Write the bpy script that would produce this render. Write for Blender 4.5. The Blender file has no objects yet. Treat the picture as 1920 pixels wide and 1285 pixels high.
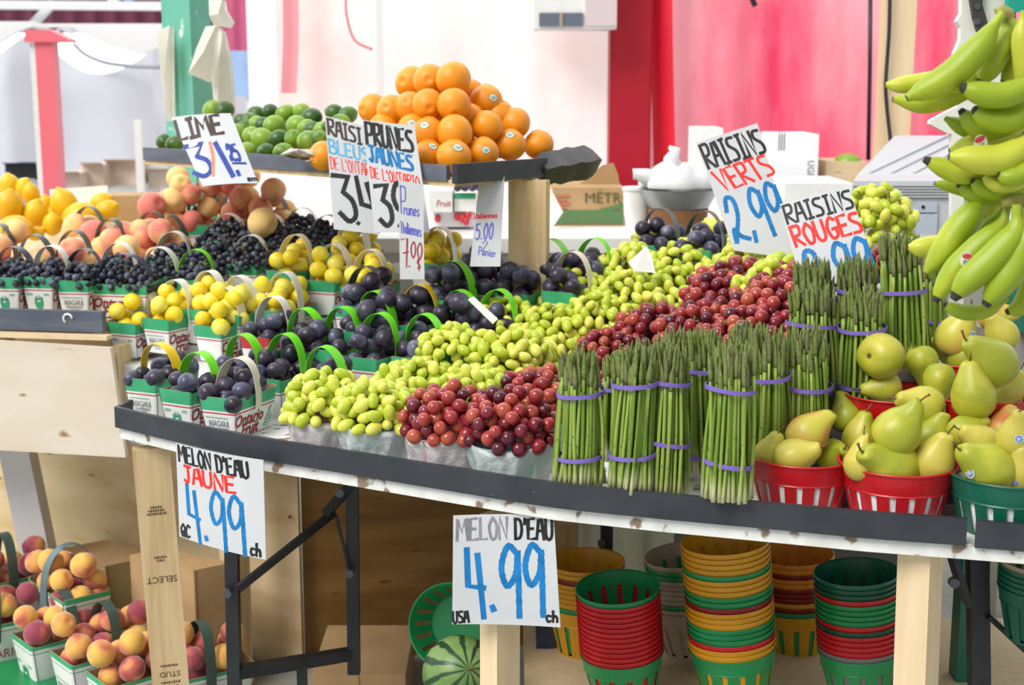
import bpy, math, random
from mathutils import Vector, Matrix, Quaternion
R = math.radians
C = bpy.context.scene.collection
SC = bpy.context.scene
# ------------------------------------------------------------------ camera, sky, sun, exposure
EYE = 1.45
PITCH = math.atan((642.5 - 150) / 2667)
cam = bpy.data.objects.new('camera', bpy.data.cameras.new('camera')); C.objects.link(cam)
cam.location = (0, 0, EYE); cam.rotation_euler = (math.pi / 2 - PITCH, 0, 0)
cam.data.sensor_width = 36; cam.data.lens = 2667 / 1920 * 36
cam.data.clip_start = .05; cam.data.clip_end = 200
cam.data.dof.use_dof = True; cam.data.dof.focus_distance = 2.5; cam.data.dof.aperture_fstop = 5.6
SC.camera = cam
W_ = bpy.data.worlds.new('sky'); SC.world = W_; W_.use_nodes = True
bg = W_.node_tree.nodes['Background']; bg.inputs[0].default_value = (.93, .97, 1, 1); wn = W_.node_tree; wt = wn.nodes.new('ShaderNodeTexCoord'); wd = wn.nodes.new('ShaderNodeVectorMath'); wd.operation = 'DOT_PRODUCT'
wn.links.new(wt.outputs['Generated'], wd.inputs[0]); wd.inputs[1].default_value = (-.25, .93, .28)   # hazy bright sky beyond the stalls
wr = wn.nodes.new('ShaderNodeMapRange'); wr.interpolation_type = 'SMOOTHSTEP'; wn.links.new(wd.outputs['Value'], wr.inputs[0]); wr.inputs[1].default_value = .0; wr.inputs[2].default_value = .95; wr.inputs[3].default_value = .62; wr.inputs[4].default_value = 2.3; wn.links.new(wr.outputs[0], bg.inputs[1])
sun = bpy.data.objects.new('sun', bpy.data.lights.new('sun', 'SUN')); C.objects.link(sun)
sun.data.energy = 2.6; sun.data.angle = R(30); sun.data.color = (1, .97, .92)
sun.rotation_euler = Vector((-.55, -.55, .75)).to_track_quat('Z', 'Y').to_euler()
vs = SC.view_settings
vs.view_transform = 'Standard'; vs.look = 'None'; vs.exposure = 0.2; vs.gamma = 1; vs.use_curve_mapping = False
SC.cycles.use_denoising = True
SC.cycles.max_bounces = 8; SC.cycles.diffuse_bounces = 3; SC.cycles.glossy_bounces = 3; SC.cycles.transmission_bounces = 4; SC.cycles.transparent_max_bounces = 8
# ------------------------------------------------------------------ where a ray of the photo meets the place
FP = 2667.; ct, st = math.cos(PITCH), math.sin(PITCH)
def ray(px, py):
    u = (px - 960) / FP; v = (642.5 - py) / FP
    return (u, ct + v * st, -st + v * ct)
def at(px, py, Y):                       # point at distance Y in front of the camera
    r = ray(px, py); k = Y / r[1]; return Vector((r[0] * k, Y, EYE + r[2] * k))
def on(px, py, z):                       # point at height z
    r = ray(px, py); k = (z - EYE) / r[2]; return Vector((r[0] * k, r[1] * k, z))
def ppm(Y): return FP / Y * ct           # pixels per metre (about)
TA = on(222, 765, .8); TB = on(1815, 973, .8)
EX = Vector((TB.x - TA.x, TB.y - TA.y, 0)).normalized(); NX = Vector((-EX.y, EX.x, 0))
ROT = math.atan2(EX.y, EX.x)
def en(p): d = Vector((p.x - TA.x, p.y - TA.y, 0)); return d.dot(EX), d.dot(NX)
def xy(e, n, z=0): return Vector((TA.x, TA.y, 0)) + EX * e + NX * n + Vector((0, 0, z))
def lerp_tab(t, x):
    if x <= t[0][0]: return t[0][1]
    for (a, p), (b, q) in zip(t, t[1:]):
        if x <= b: return p + (q - p) * (x - a) / (b - a)
    return t[-1][1]
Z_L = [(.33, .76), (.345, .80), (.48, .803), (.49, .832), (.62, .836), (.63, .880), (.765, .888), (.775, .918), (.91, .926), (.92, .975), (1.3, 1.0)]
Z_R = [(.14, .76), (.20, .82), (.32, .88), (.45, .945), (.62, 1.0), (.80, 1.07), (1.3, 1.2)]
def zdisp(e, n):
    w = min(1, max(0, (e - .85) / .35)); w = w * w * (3 - 2 * w)
    return lerp_tab(Z_L, n) * (1 - w) + lerp_tab(Z_R, n) * w
def disp(px, py, h):                     # point h above the stepped display
    r = ray(px, py); y = 1.6
    while y < 5:
        k = y / r[1]; p = Vector((r[0] * k, y, EYE + r[2] * k)); e, n = en(p)
        if p.z <= zdisp(e, n) + h: return p
        y += .004
    return p
LA = on(0, 575, .923); LB = on(190, 580, .923)
LEX = (LB - LA).normalized(); LNX = Vector((-LEX.y, LEX.x, 0)); LROT = math.atan2(LEX.y, LEX.x)
def zleft(Y): return .888 if Y < 3.52 else .860 + max(0, .215 * (Y - 3.75))
def left(px, py, h):
    r = ray(px, py); y = 2.8
    while y < 6:
        k = y / r[1]; p = Vector((r[0] * k, y, EYE + r[2] * k))
        if p.z <= zleft(y) + h: return p
        y += .004
    return p
# ------------------------------------------------------------------ mesh helpers
class MB:
    def __init__(s): s.v = []; s.f = []; s.m = []
    def add(s, vs, fs, m=0):
        o = len(s.v); s.v += [tuple(x) for x in vs]; s.f += [tuple(i + o for i in f) for f in fs]; s.m += [m] * len(fs); return s
    def box(s, c, d, m=0, M=None):
        x, y, z = (a / 2 for a in d); c = Vector(c)
        vs = [Vector((i * x, j * y, k * z)) for i in (-1, 1) for j in (-1, 1) for k in (-1, 1)]
        if M is not None: vs = [M @ a for a in vs]
        return s.add([a + c for a in vs], [(0, 1, 3, 2), (4, 6, 7, 5), (0, 4, 5, 1), (2, 3, 7, 6), (0, 2, 6, 4), (1, 5, 7, 3)], m)
    def prism(s, pts, a, b, m=0, ax=Vector((0, 0, 1))):     # outline pts (Vectors), moved by a*ax and b*ax
        n = len(pts); vs = [Vector(p) + ax * a for p in pts] + [Vector(p) + ax * b for p in pts]
        return s.add(vs, [tuple(range(n))[::-1], tuple(range(n, 2 * n))] + [(i, (i + 1) % n, n + (i + 1) % n, n + i) for i in range(n)], m)
    def beam(s, a, b, w, d, side=Vector((1, 0, 0)), m=0):   # bar from a to b
        a, b = Vector(a), Vector(b); t = (b - a).normalized(); x = (side - t * side.dot(t)).normalized(); y = t.cross(x)
        vs = [p + x * (i * w / 2) + y * (j * d / 2) for p in (a, b) for i, j in ((-1, -1), (1, -1), (1, 1), (-1, 1))]
        return s.add(vs, [(0, 3, 2, 1), (4, 5, 6, 7)] + [(i, (i + 1) % 4, 4 + (i + 1) % 4, 4 + i) for i in range(4)], m)
    def tube(s, path, rad, seg=8, m=0, cap=True, flat=1, ang=0):
        path = [Vector(p) for p in path]; n = len(path)
        if not hasattr(rad, '__len__'): rad = [rad] * n
        vs = []; x = None
        for i, p in enumerate(path):
            t = (path[min(i + 1, n - 1)] - path[max(i - 1, 0)]).normalized()
            if x is None: x = t.orthogonal().normalized()
            x = (x - t * x.dot(t)).normalized(); y = t.cross(x)
            vs += [p + (x * math.cos(ang + 2 * math.pi * k / seg) + y * flat * math.sin(ang + 2 * math.pi * k / seg)) * rad[i] for k in range(seg)]
        fs = [(i * seg + k, i * seg + (k + 1) % seg, (i + 1) * seg + (k + 1) % seg, (i + 1) * seg + k) for i in range(n - 1) for k in range(seg)]
        if cap: fs += [tuple(range(seg))[::-1], tuple(range((n - 1) * seg, n * seg))]
        return s.add(vs, fs, m)
    def lathe(s, prof, seg=24, m=0, cap=(True, True), M=None):
        vs = [Vector((r * math.cos(2 * math.pi * k / seg), r * math.sin(2 * math.pi * k / seg), z)) for r, z in prof for k in range(seg)]
        if M is not None: vs = [M @ a for a in vs]
        n = len(prof); fs = [(i * seg + k, i * seg + (k + 1) % seg, (i + 1) * seg + (k + 1) % seg, (i + 1) * seg + k) for i in range(n - 1) for k in range(seg)]
        if cap[0]: fs.append(tuple(range(seg))[::-1])
        if cap[1]: fs.append(tuple(range((n - 1) * seg, n * seg)))
        return s.add(vs, fs, m)
    def grid(s, nu, nv, fn, m=0):
        vs = [fn(i / nu, j / nv) for j in range(nv + 1) for i in range(nu + 1)]; w = nu + 1
        return s.add(vs, [(j * w + i, j * w + i + 1, (j + 1) * w + i + 1, (j + 1) * w + i) for j in range(nv) for i in range(nu)], m)
    def strip(s, path, wide, th, m=0):   # flat band: path points, width vector per point or one, thickness along normal
        path = [Vector(p) for p in path]; n = len(path); vs = []
        for i, p in enumerate(path):
            t = (path[min(i + 1, n - 1)] - path[max(i - 1, 0)]).normalized(); w = Vector(wide[i]) if isinstance(wide, list) else Vector(wide)
            nn = t.cross(w).normalized() * th / 2; vs += [p - w / 2 - nn, p + w / 2 - nn, p + w / 2 + nn, p - w / 2 + nn]
        fs = [(i * 4 + k, i * 4 + (k + 1) % 4, i * 4 + 4 + (k + 1) % 4, i * 4 + 4 + k) for i in range(n - 1) for k in range(4)] + [(3, 2, 1, 0), tuple(range(4 * n - 4, 4 * n))]
        return s.add(vs, fs, m)
    def mesh(s, name, mats, smooth=True, angle=None):
        me = bpy.data.meshes.new(name); me.from_pydata(s.v, [], s.f); me.validate()
        for x in (mats if isinstance(mats, (list, tuple)) else [mats]): me.materials.append(x)
        if len(s.m) == len(me.polygons): me.polygons.foreach_set('material_index', s.m)
        if smooth: me.polygons.foreach_set('use_smooth', [True] * len(me.polygons))
        me.update()
        if smooth and angle: me.set_sharp_from_angle(angle=R(angle))
        return me
def ob(name, me, parent=None, loc=None, q=None, sc=None):
    o = bpy.data.objects.new(name, me); C.objects.link(o)
    if parent: o.parent = parent
    if loc is not None: o.location = loc
    if q is not None: o.rotation_mode = 'QUATERNION'; o.rotation_quaternion = q
    if sc is not None: o.scale = (sc,) * 3 if not hasattr(sc, '__len__') else sc
    return o
def tag(o, label, cat, group=None):
    if not 4 <= len(label.split()) <= 16: print('LABEL', len(label.split()), label)
    o['label'] = label; o['category'] = cat
    if group: o['group'] = group
    return o
def thing(name, label, cat, loc=(0, 0, 0), rz=0, group=None):
    o = ob(name, None, None, loc); o.rotation_euler = (0, 0, rz); o.empty_display_size = .02; return tag(o, label, cat, group)
def struct(name, me, loc=None):
    o = ob(name, me, None, loc); o['kind'] = 'structure'; return o
def sharp(mb, name, mats): return mb.mesh(name, mats, False)
def qz(d, roll=0):                       # turn +Z to direction d
    return Vector(d).to_track_quat('Z', 'Y') @ Quaternion((0, 0, 1), roll)
def smooth_path(pts, n=12):              # Catmull-Rom
    pts = [Vector(p) for p in pts]; P = [pts[0] * 2 - pts[1]] + pts + [pts[-1] * 2 - pts[-2]]; out = []
    for i in range(1, len(P) - 2):
        a, b, c, d = P[i - 1:i + 3]
        for k in range(n):
            t = k / n; out.append(.5 * (2 * b + (c - a) * t + (2 * a - 5 * b + 4 * c - d) * t * t + (3 * b - a - 3 * c + d) * t ** 3))
    return out + [pts[-1]]
# ------------------------------------------------------------------ materials
def mat(name, col, rough=.5, spec=.5, **k):
    """col: one colour or several mixed by noise / object random; keys: noise, wave, rnd, bump, sss, trans, coat, sheen, metal, stretch"""
    m = bpy.data.materials.new(name); m.use_nodes = True; nt = m.node_tree; N = nt.nodes; L = nt.links
    b = N['Principled BSDF']; b.inputs['Roughness'].default_value = rough; b.inputs['Specular IOR Level'].default_value = spec
    cols = col if isinstance(col[0], (tuple, list)) else [col]
    b.inputs['Base Color'].default_value = (*cols[0], 1)
    tc = N.new('ShaderNodeTexCoord'); oi = N.new('ShaderNodeObjectInfo')
    mp = N.new('ShaderNodeMapping'); L.new(tc.outputs['Object'], mp.inputs[0]); mp.inputs['Scale'].default_value = k.get('stretch', (1, 1, 1))
    ofs = N.new('ShaderNodeVectorMath'); ofs.operation = 'SCALE'; ofs.inputs[0].default_value = (37, 53, 71); L.new(oi.outputs['Random'], ofs.inputs['Scale'])
    if k.get('world'): L.new(N.new('ShaderNodeNewGeometry').outputs['Position'], mp.inputs[0])
    else: L.new(ofs.outputs[0], mp.inputs['Location'])
    fac = None
    if 'noise' in k and len(cols) > 1:
        n = N.new('ShaderNodeTexNoise'); n.inputs['Scale'].default_value = k['noise']; n.inputs['Detail'].default_value = k.get('detail', 3); n.inputs['Roughness'].default_value = k.get('nrough', .55)
        n.inputs['Distortion'].default_value = k.get('dist', 0); L.new(mp.outputs[0], n.inputs['Vector']); fac = n.outputs[0]
    if 'wave' in k:
        n = N.new('ShaderNodeTexWave'); n.inputs['Scale'].default_value = k['wave']; n.inputs['Distortion'].default_value = k.get('dist', 4); n.inputs['Detail'].default_value = 3
        n.inputs['Detail Scale'].default_value = 1.2; n.bands_direction = k.get('dir', 'X'); L.new(mp.outputs[0], n.inputs['Vector']); fac = n.outputs[0]
    if len(cols) > 1:
        r = N.new('ShaderNodeValToRGB'); lo, hi = k.get('ramp', (.35, .65)); e = r.color_ramp.elements
        while len(e) < len(cols): e.new(.5)
        for i, c_ in enumerate(cols): e[i].position = lo + (hi - lo) * i / (len(cols) - 1); e[i].color = (*c_, 1)
        if fac is None: L.new(oi.outputs['Random'], r.inputs[0])
        elif k.get('rnd'):
            a = N.new('ShaderNodeMath'); a.operation = 'MULTIPLY_ADD'; L.new(oi.outputs['Random'], a.inputs[0]); a.inputs[1].default_value = k['rnd']; L.new(fac, a.inputs[2])
            s = N.new('ShaderNodeMath'); s.operation = 'SUBTRACT'; L.new(a.outputs[0], s.inputs[0]); s.inputs[1].default_value = k['rnd'] / 2; L.new(s.outputs[0], r.inputs[0])
        else: L.new(fac, r.inputs[0])
        out = r.outputs[0]
        if 'spots' in k:                 # knots, specks, chips of another colour
            sc_, thr, c_ = k['spots']; n2 = N.new('ShaderNodeTexNoise'); n2.inputs['Scale'].default_value = sc_; n2.inputs['Detail'].default_value = 2; L.new(mp.outputs[0], n2.inputs['Vector'])
            r2 = N.new('ShaderNodeValToRGB'); r2.color_ramp.elements[0].position = thr; r2.color_ramp.elements[1].position = thr + .06; L.new(n2.outputs[0], r2.inputs[0])
            mx = N.new('ShaderNodeMix'); mx.data_type = 'RGBA'; L.new(r2.outputs[0], mx.inputs[0]); L.new(out, mx.inputs[6]); mx.inputs[7].default_value = (*c_, 1); out = mx.outputs[2]
        if k.get('hsv'):
            h = N.new('ShaderNodeHueSaturation'); w = N.new('ShaderNodeMapRange'); w.inputs[3].default_value = 1 - k['hsv']; w.inputs[4].default_value = 1 + k['hsv']; L.new(oi.outputs['Random'], w.inputs[0]); L.new(w.outputs[0], h.inputs['Value']); L.new(out, h.inputs['Color']); out = h.outputs[0]
        L.new(out, b.inputs['Base Color'])
    if 'bump' in k:
        sc_, st_ = k['bump']; n = N.new('ShaderNodeTexNoise'); n.inputs['Scale'].default_value = sc_; n.inputs['Detail'].default_value = 3; L.new(mp.outputs[0], n.inputs['Vector'])
        bp = N.new('ShaderNodeBump'); bp.inputs['Strength'].default_value = st_; bp.inputs['Distance'].default_value = k.get('bdist', .002); L.new(n.outputs[0], bp.inputs['Height']); L.new(bp.outputs[0], b.inputs['Normal'])
    if 'sss' in k: b.inputs['Subsurface Weight'].default_value = k['sss']; b.inputs['Subsurface Radius'].default_value = (.006, .005, .002); b.inputs['Subsurface Scale'].default_value = 1
    if 'coat' in k: b.inputs['Coat Weight'].default_value = k['coat']; b.inputs['Coat Roughness'].default_value = .15
    if 'sheen' in k: b.inputs['Sheen Weight'].default_value = k['sheen']; b.inputs['Sheen Roughness'].default_value = .4
    if 'metal' in k: b.inputs['Metallic'].default_value = k['metal']
    if 'alpha' in k: b.inputs['Alpha'].default_value = k['alpha']
    if 'trans' in k:                     # thin cloth or film: some light passes through
        t = N.new('ShaderNodeBsdfTranslucent'); mx = N.new('ShaderNodeMixShader'); mx.inputs[0].default_value = k['trans']
        src = b.inputs['Base Color'].links[0].from_socket if b.inputs['Base Color'].links else None
        if src: L.new(src, t.inputs[0])
        else: t.inputs[0].default_value = (*cols[0], 1)
        L.new(b.outputs[0], mx.inputs[1]); L.new(t.outputs[0], mx.inputs[2]); L.new(mx.outputs[0], N['Material Output'].inputs[0])
    return m
def zgrad(m, z0, z1, col, rnd=0):        # the thing's own second colour towards one of its ends (local z)
    nt = m.node_tree; N = nt.nodes; L = nt.links; b = N['Principled BSDF']; tc = N.new('ShaderNodeTexCoord'); sp = N.new('ShaderNodeSeparateXYZ'); L.new(tc.outputs['Object'], sp.inputs[0])
    z = sp.outputs[2]
    if rnd:
        oi = N.new('ShaderNodeObjectInfo'); a = N.new('ShaderNodeMath'); a.operation = 'MULTIPLY_ADD'; L.new(oi.outputs['Random'], a.inputs[0]); a.inputs[1].default_value = rnd; L.new(z, a.inputs[2]); z = a.outputs[0]
    w = N.new('ShaderNodeMapRange'); w.inputs[1].default_value = z0; w.inputs[2].default_value = z1; L.new(z, w.inputs[0])
    mx = N.new('ShaderNodeMix'); mx.data_type = 'RGBA'; L.new(w.outputs[0], mx.inputs[0]); mx.inputs[7].default_value = (*col, 1)
    if b.inputs['Base Color'].links: L.new(b.inputs['Base Color'].links[0].from_socket, mx.inputs[6])
    else: mx.inputs[6].default_value = b.inputs['Base Color'].default_value
    L.new(mx.outputs[2], b.inputs['Base Color']); return m
X = {}
X['plum'] = mat('plum_skin', [(.010, .008, .018), (.035, .022, .045), (.055, .055, .10), (.17, .18, .26)], .36, .5, noise=26, detail=4, rnd=.3, ramp=(.28, .80))
X['yplum'] = mat('yellow_plum_skin', [(.86, .60, .015), (.93, .73, .03), (.90, .80, .14)], .26, .5, noise=18, rnd=.3, spots=(60, .76, (.50, .30, .03)))
X['bgrape'] = mat('black_grape_skin', [(.008, .008, .014), (.03, .034, .055), (.14, .16, .22)], .42, .4, noise=60, rnd=.35, ramp=(.3, .8))
X['ggrape'] = mat('green_grape_skin', [(.44, .53, .035), (.56, .63, .06), (.68, .67, .11)], .18, .5, noise=40, rnd=.7, sss=.35)
X['rgrape'] = mat('red_grape_skin', [(.07, .006, .016), (.20, .014, .026), (.32, .028, .032), (.42, .085, .04)], .18, .5, noise=45, rnd=.8, sss=.05, ramp=(.12, .9))
X['peach'] = mat('peach_skin', [(.80, .47, .10), (.78, .34, .11), (.52, .12, .09), (.31, .06, .09)], .7, .25, noise=15, detail=2, rnd=.35, ramp=(.34, .66), sheen=.6)
X['ppeach'] = mat('pale_peach_skin', [(.92, .62, .24), (.92, .46, .22), (.78, .22, .17)], .65, .3, noise=15, detail=2, rnd=.4, ramp=(.34, .68), sheen=.3)
X['orange'] = mat('orange_peel', [(.80, .26, .003), (.85, .32, .008)], .36, .5, noise=9, bump=(420, .35))
X['lime'] = mat('lime_peel', [(.035, .10, .012), (.08, .19, .015), (.22, .36, .03)], .34, .5, noise=14, rnd=.6, bump=(350, .25))
X['lemon'] = mat('lemon_peel', [(.80, .42, .003), (.86, .54, .008)], .4, .5, noise=12, rnd=.4, bump=(300, .3))
X['pear'] = mat('pear_skin', [(.32, .35, .02), (.44, .43, .035), (.54, .46, .07)], .4, .5, noise=14, rnd=.6, spots=(330, .70, (.30, .24, .04)))
X['bpear'] = mat('blushed_pear_skin', [(.54, .50, .06), (.60, .40, .08), (.64, .20, .06)], .38, .5, noise=13, detail=1, ramp=(.40, .62))
X['banana'] = mat('banana_peel', [(.27, .36, .010), (.38, .44, .018), (.48, .50, .04)], .42, .45, noise=12, rnd=.5, detail=2)
X['btip'] = mat('banana_tip', (.035, .026, .022), .8)
X['bcrown'] = mat('banana_crown', [(.22, .17, .07), (.34, .36, .06)], .7, .3, noise=50)
X['spear'] = zgrad(mat('asparagus_skin', [(.14, .23, .025), (.20, .31, .04), (.28, .38, .07)], .42, .4, noise=30, rnd=.8, stretch=(1, 1, .15)), .055, .012, (.62, .60, .34), .03)
X['tip'] = mat('asparagus_tip', [(.13, .18, .035), (.20, .25, .07), (.15, .15, .07)], .6, .3, noise=160, rnd=.4)
X['band'] = mat('violet_rubber', (.19, .12, .48), .5)
X['stem'] = mat('woody_stem', [(.10, .06, .025), (.20, .13, .05)], .8, .3, noise=90)
X['gstem'] = mat('green_stem', [(.20, .19, .05), (.34, .33, .10)], .7, .3, noise=70)
X['white'] = mat('white_paper_board', [(.76, .76, .74), (.82, .82, .80)], .6, .3, noise=30)
X['card'] = mat('grey_inner_cardboard', [(.36, .25, .15), (.46, .33, .21)], .85, .2, noise=60)
X['green'] = mat('green_print', [(.045, .36, .16), (.06, .42, .20)], .5, .4, noise=25)
X['redline'] = mat('red_print', (.50, .03, .05), .5)
X['dkred'] = mat('dark_red_print', (.36, .012, .03), .5)
X['ink'] = mat('black_ink', (.012, .012, .013), .5, .4)
X['gink'] = mat('green_ink', (.05, .36, .19), .5)
X['greyink'] = mat('grey_ink', (.16, .17, .19), .6)
X['paper'] = mat('white_sign_card', [(.55, .56, .585), (.60, .61, .63)], .55, .3, noise=6)
for nm, c_ in dict(mblack=(.012, .012, .014), mbrown=(.05, .032, .028), mred=(.72, .022, .016), mblue=(.003, .15, .40), mnavy=(.02, .045, .26), mlblue=(.09, .34, .54), mgrey=(.20, .19, .22), mviolet=(.10, .11, .45), morange=(.85, .20, .10)).items():
    X[nm] = mat(nm + '_marker', [c_, tuple(min(1, a * 1.35 + .008) for a in c_)], .45, .3, noise=45)
for nm, c_ in dict(hgreen=(.16, .68, .012), hwhite=(.80, .79, .72), hbeige=(.66, .61, .48), hyellow=(.90, .56, .005), hnavy=(.025, .035, .075), hdark=(.05, .085, .07), hcream=(.80, .74, .50), hblue=(.10, .17, .19)).items():
    X[nm] = mat('handle_' + nm[1:], [c_, tuple(min(1, a * 1.12) for a in c_)], .38, .5, noise=20)
X['pred'] = mat('red_plastic', [(.48, .006, .012), (.56, .010, .018)], .34, .5, noise=8)
X['pgreen'] = mat('green_plastic', [(.006, .21, .06), (.012, .27, .085)], .34, .5, noise=8)
X['pteal'] = mat('teal_green_plastic', (.004, .115, .07), .34, .5)
X['pdgreen'] = mat('dark_green_plastic', (.004, .075, .035), .36, .5)
X['pyellow'] = mat('yellow_plastic', [(.60, .27, .006), (.68, .32, .012)], .36, .5, noise=8)
X['porange'] = mat('orange_plastic', (.72, .24, .012), .36, .5)
X['pbeige'] = mat('beige_plastic', [(.36, .27, .20), (.42, .33, .25)], .42, .4, noise=8)
X['pgrey'] = mat('grey_worn_plastic', (.17, .16, .16), .5)
X['pmaroon'] = mat('maroon_plastic', (.23, .006, .008), .36, .5)
X['ppink'] = mat('pink_pulp_bowl', (.62, .42, .46), .7)
X['paqua'] = mat('aqua_pulp_bowl', (.34, .60, .56), .7)
X['bag'] = mat('thin_white_plastic_bag', [(.80, .81, .81), (.88, .89, .89)], .3, .5, noise=14, alpha=.72, bump=(45, 1.0), bdist=.008, trans=.3)
X['lip'] = mat('black_rubber_edge', [(.020, .023, .031), (.034, .037, .048)], .45, .5, noise=9, spots=(75, .74, (.14, .15, .17)), stretch=(1, 1, 1))
X['wboard'] = mat('worn_white_painted_wood', [(.66, .66, .63), (.80, .80, .78)], .7, .3, noise=22, spots=(30, .585, (.26, .19, .13)), bump=(60, .6))
X['wood'] = mat('pine_wood', [(.52, .35, .17), (.66, .48, .27), (.72, .55, .34)], .7, .25, noise=5, detail=4, dist=.4, stretch=(9, 9, .55), ramp=(.25, .75), spots=(2.2, .72, (.26, .13, .05)))
X['wood2'] = mat('pale_spruce_wood', [(.68, .51, .30), (.78, .62, .41)], .7, .25, noise=5, detail=4, dist=.4, stretch=(9, 9, .5), ramp=(.25, .75), spots=(3, .74, (.40, .24, .10)))
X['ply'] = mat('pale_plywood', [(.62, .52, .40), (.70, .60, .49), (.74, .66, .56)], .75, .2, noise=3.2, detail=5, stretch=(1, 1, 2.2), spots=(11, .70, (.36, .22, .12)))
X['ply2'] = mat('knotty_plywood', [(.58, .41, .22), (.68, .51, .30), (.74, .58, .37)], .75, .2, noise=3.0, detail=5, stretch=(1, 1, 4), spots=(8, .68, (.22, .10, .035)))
X['ply3'] = mat('painted_shade_plywood', [(.17, .08, .018), (.23, .115, .028), (.27, .15, .045)], .6, .3, noise=3.0, detail=5, stretch=(1, 1, 5), spots=(8, .68, (.10, .045, .012)))  # brown darkened in place of the shade under the table
X['box'] = mat('brown_cardboard', [(.42, .27, .13), (.50, .33, .17)], .85, .2, noise=8)
X['blk'] = mat('black_painted_steel', [(.009, .010, .013), (.018, .020, .026)], .42, .5, noise=14)
X['steel'] = mat('bolt_steel', (.10, .105, .115), .35, .5, metal=.5)
X['teal'] = mat('teal_painted_post', [(.13, .45, .34), (.17, .52, .40)], .5, .4, noise=5, spots=(16, .67, (.72, .80, .78)))
X['dteal'] = mat('dark_green_painted_post', (.006, .145, .09), .45)
X['tan'] = mat('pale_tan_carton', [(.55, .42, .32), (.70, .60, .52)], .85, .2, noise=6)
X['step'] = mat('grey_board_steps', (.30, .29, .27), .8)
X['foam'] = mat('white_foam_box', (.82, .83, .85), .7)
X['floor'] = mat('pale_concrete', [(.30, .32, .29), (.38, .39, .36)], .85, .2, noise=5, detail=6)
# ------------------------------------------------------------------ lettering
def _font(s, shear=0, off=0):
    cu = bpy.data.curves.new('t', 'FONT'); cu.body = s; cu.size = 1; cu.shear = shear; cu.offset = off; cu.resolution_u = 2; cu.align_x = 'CENTER'; cu.align_y = 'CENTER'
    o = bpy.data.objects.new('t', cu); C.objects.link(o); bpy.context.view_layer.update()
    me = bpy.data.meshes.new_from_object(o.evaluated_get(bpy.context.evaluated_depsgraph_get()))
    r = ([tuple(v.co)[:2] for v in me.vertices], [tuple(p.vertices) for p in me.polygons])
    bpy.data.objects.remove(o); bpy.data.meshes.remove(me); bpy.data.curves.remove(cu); return r
FONT = {}
def word(mb, s, size, o, right, up, m=0, sx=1, shear=0, off=0, lift=0):
    k = (s, shear, off)
    if k not in FONT: FONT[k] = _font(*k)
    v, f = FONT[k]; o = Vector(o); right = Vector(right).normalized(); up = Vector(up).normalized(); nn = right.cross(up) * lift
    mb.add([o + right * (x * size * sx) + up * (y * size) + nn for x, y in v], f, m)
for _k in [('NIAGARA', 0, 0), ('Ontario', .25, 0), ('Fruit', .25, 0), ('Ontario', .25, .03), ('Fruit', .25, .03), ('SELECT', 0, 0), ('STUD', 0, 0), ('MÉTRO', 0, 0), ('ER', 0, 0), ('ONTARIO', 0, 0), ('UGIS', 0, 0)]: FONT[_k] = _font(*_k)
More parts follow.
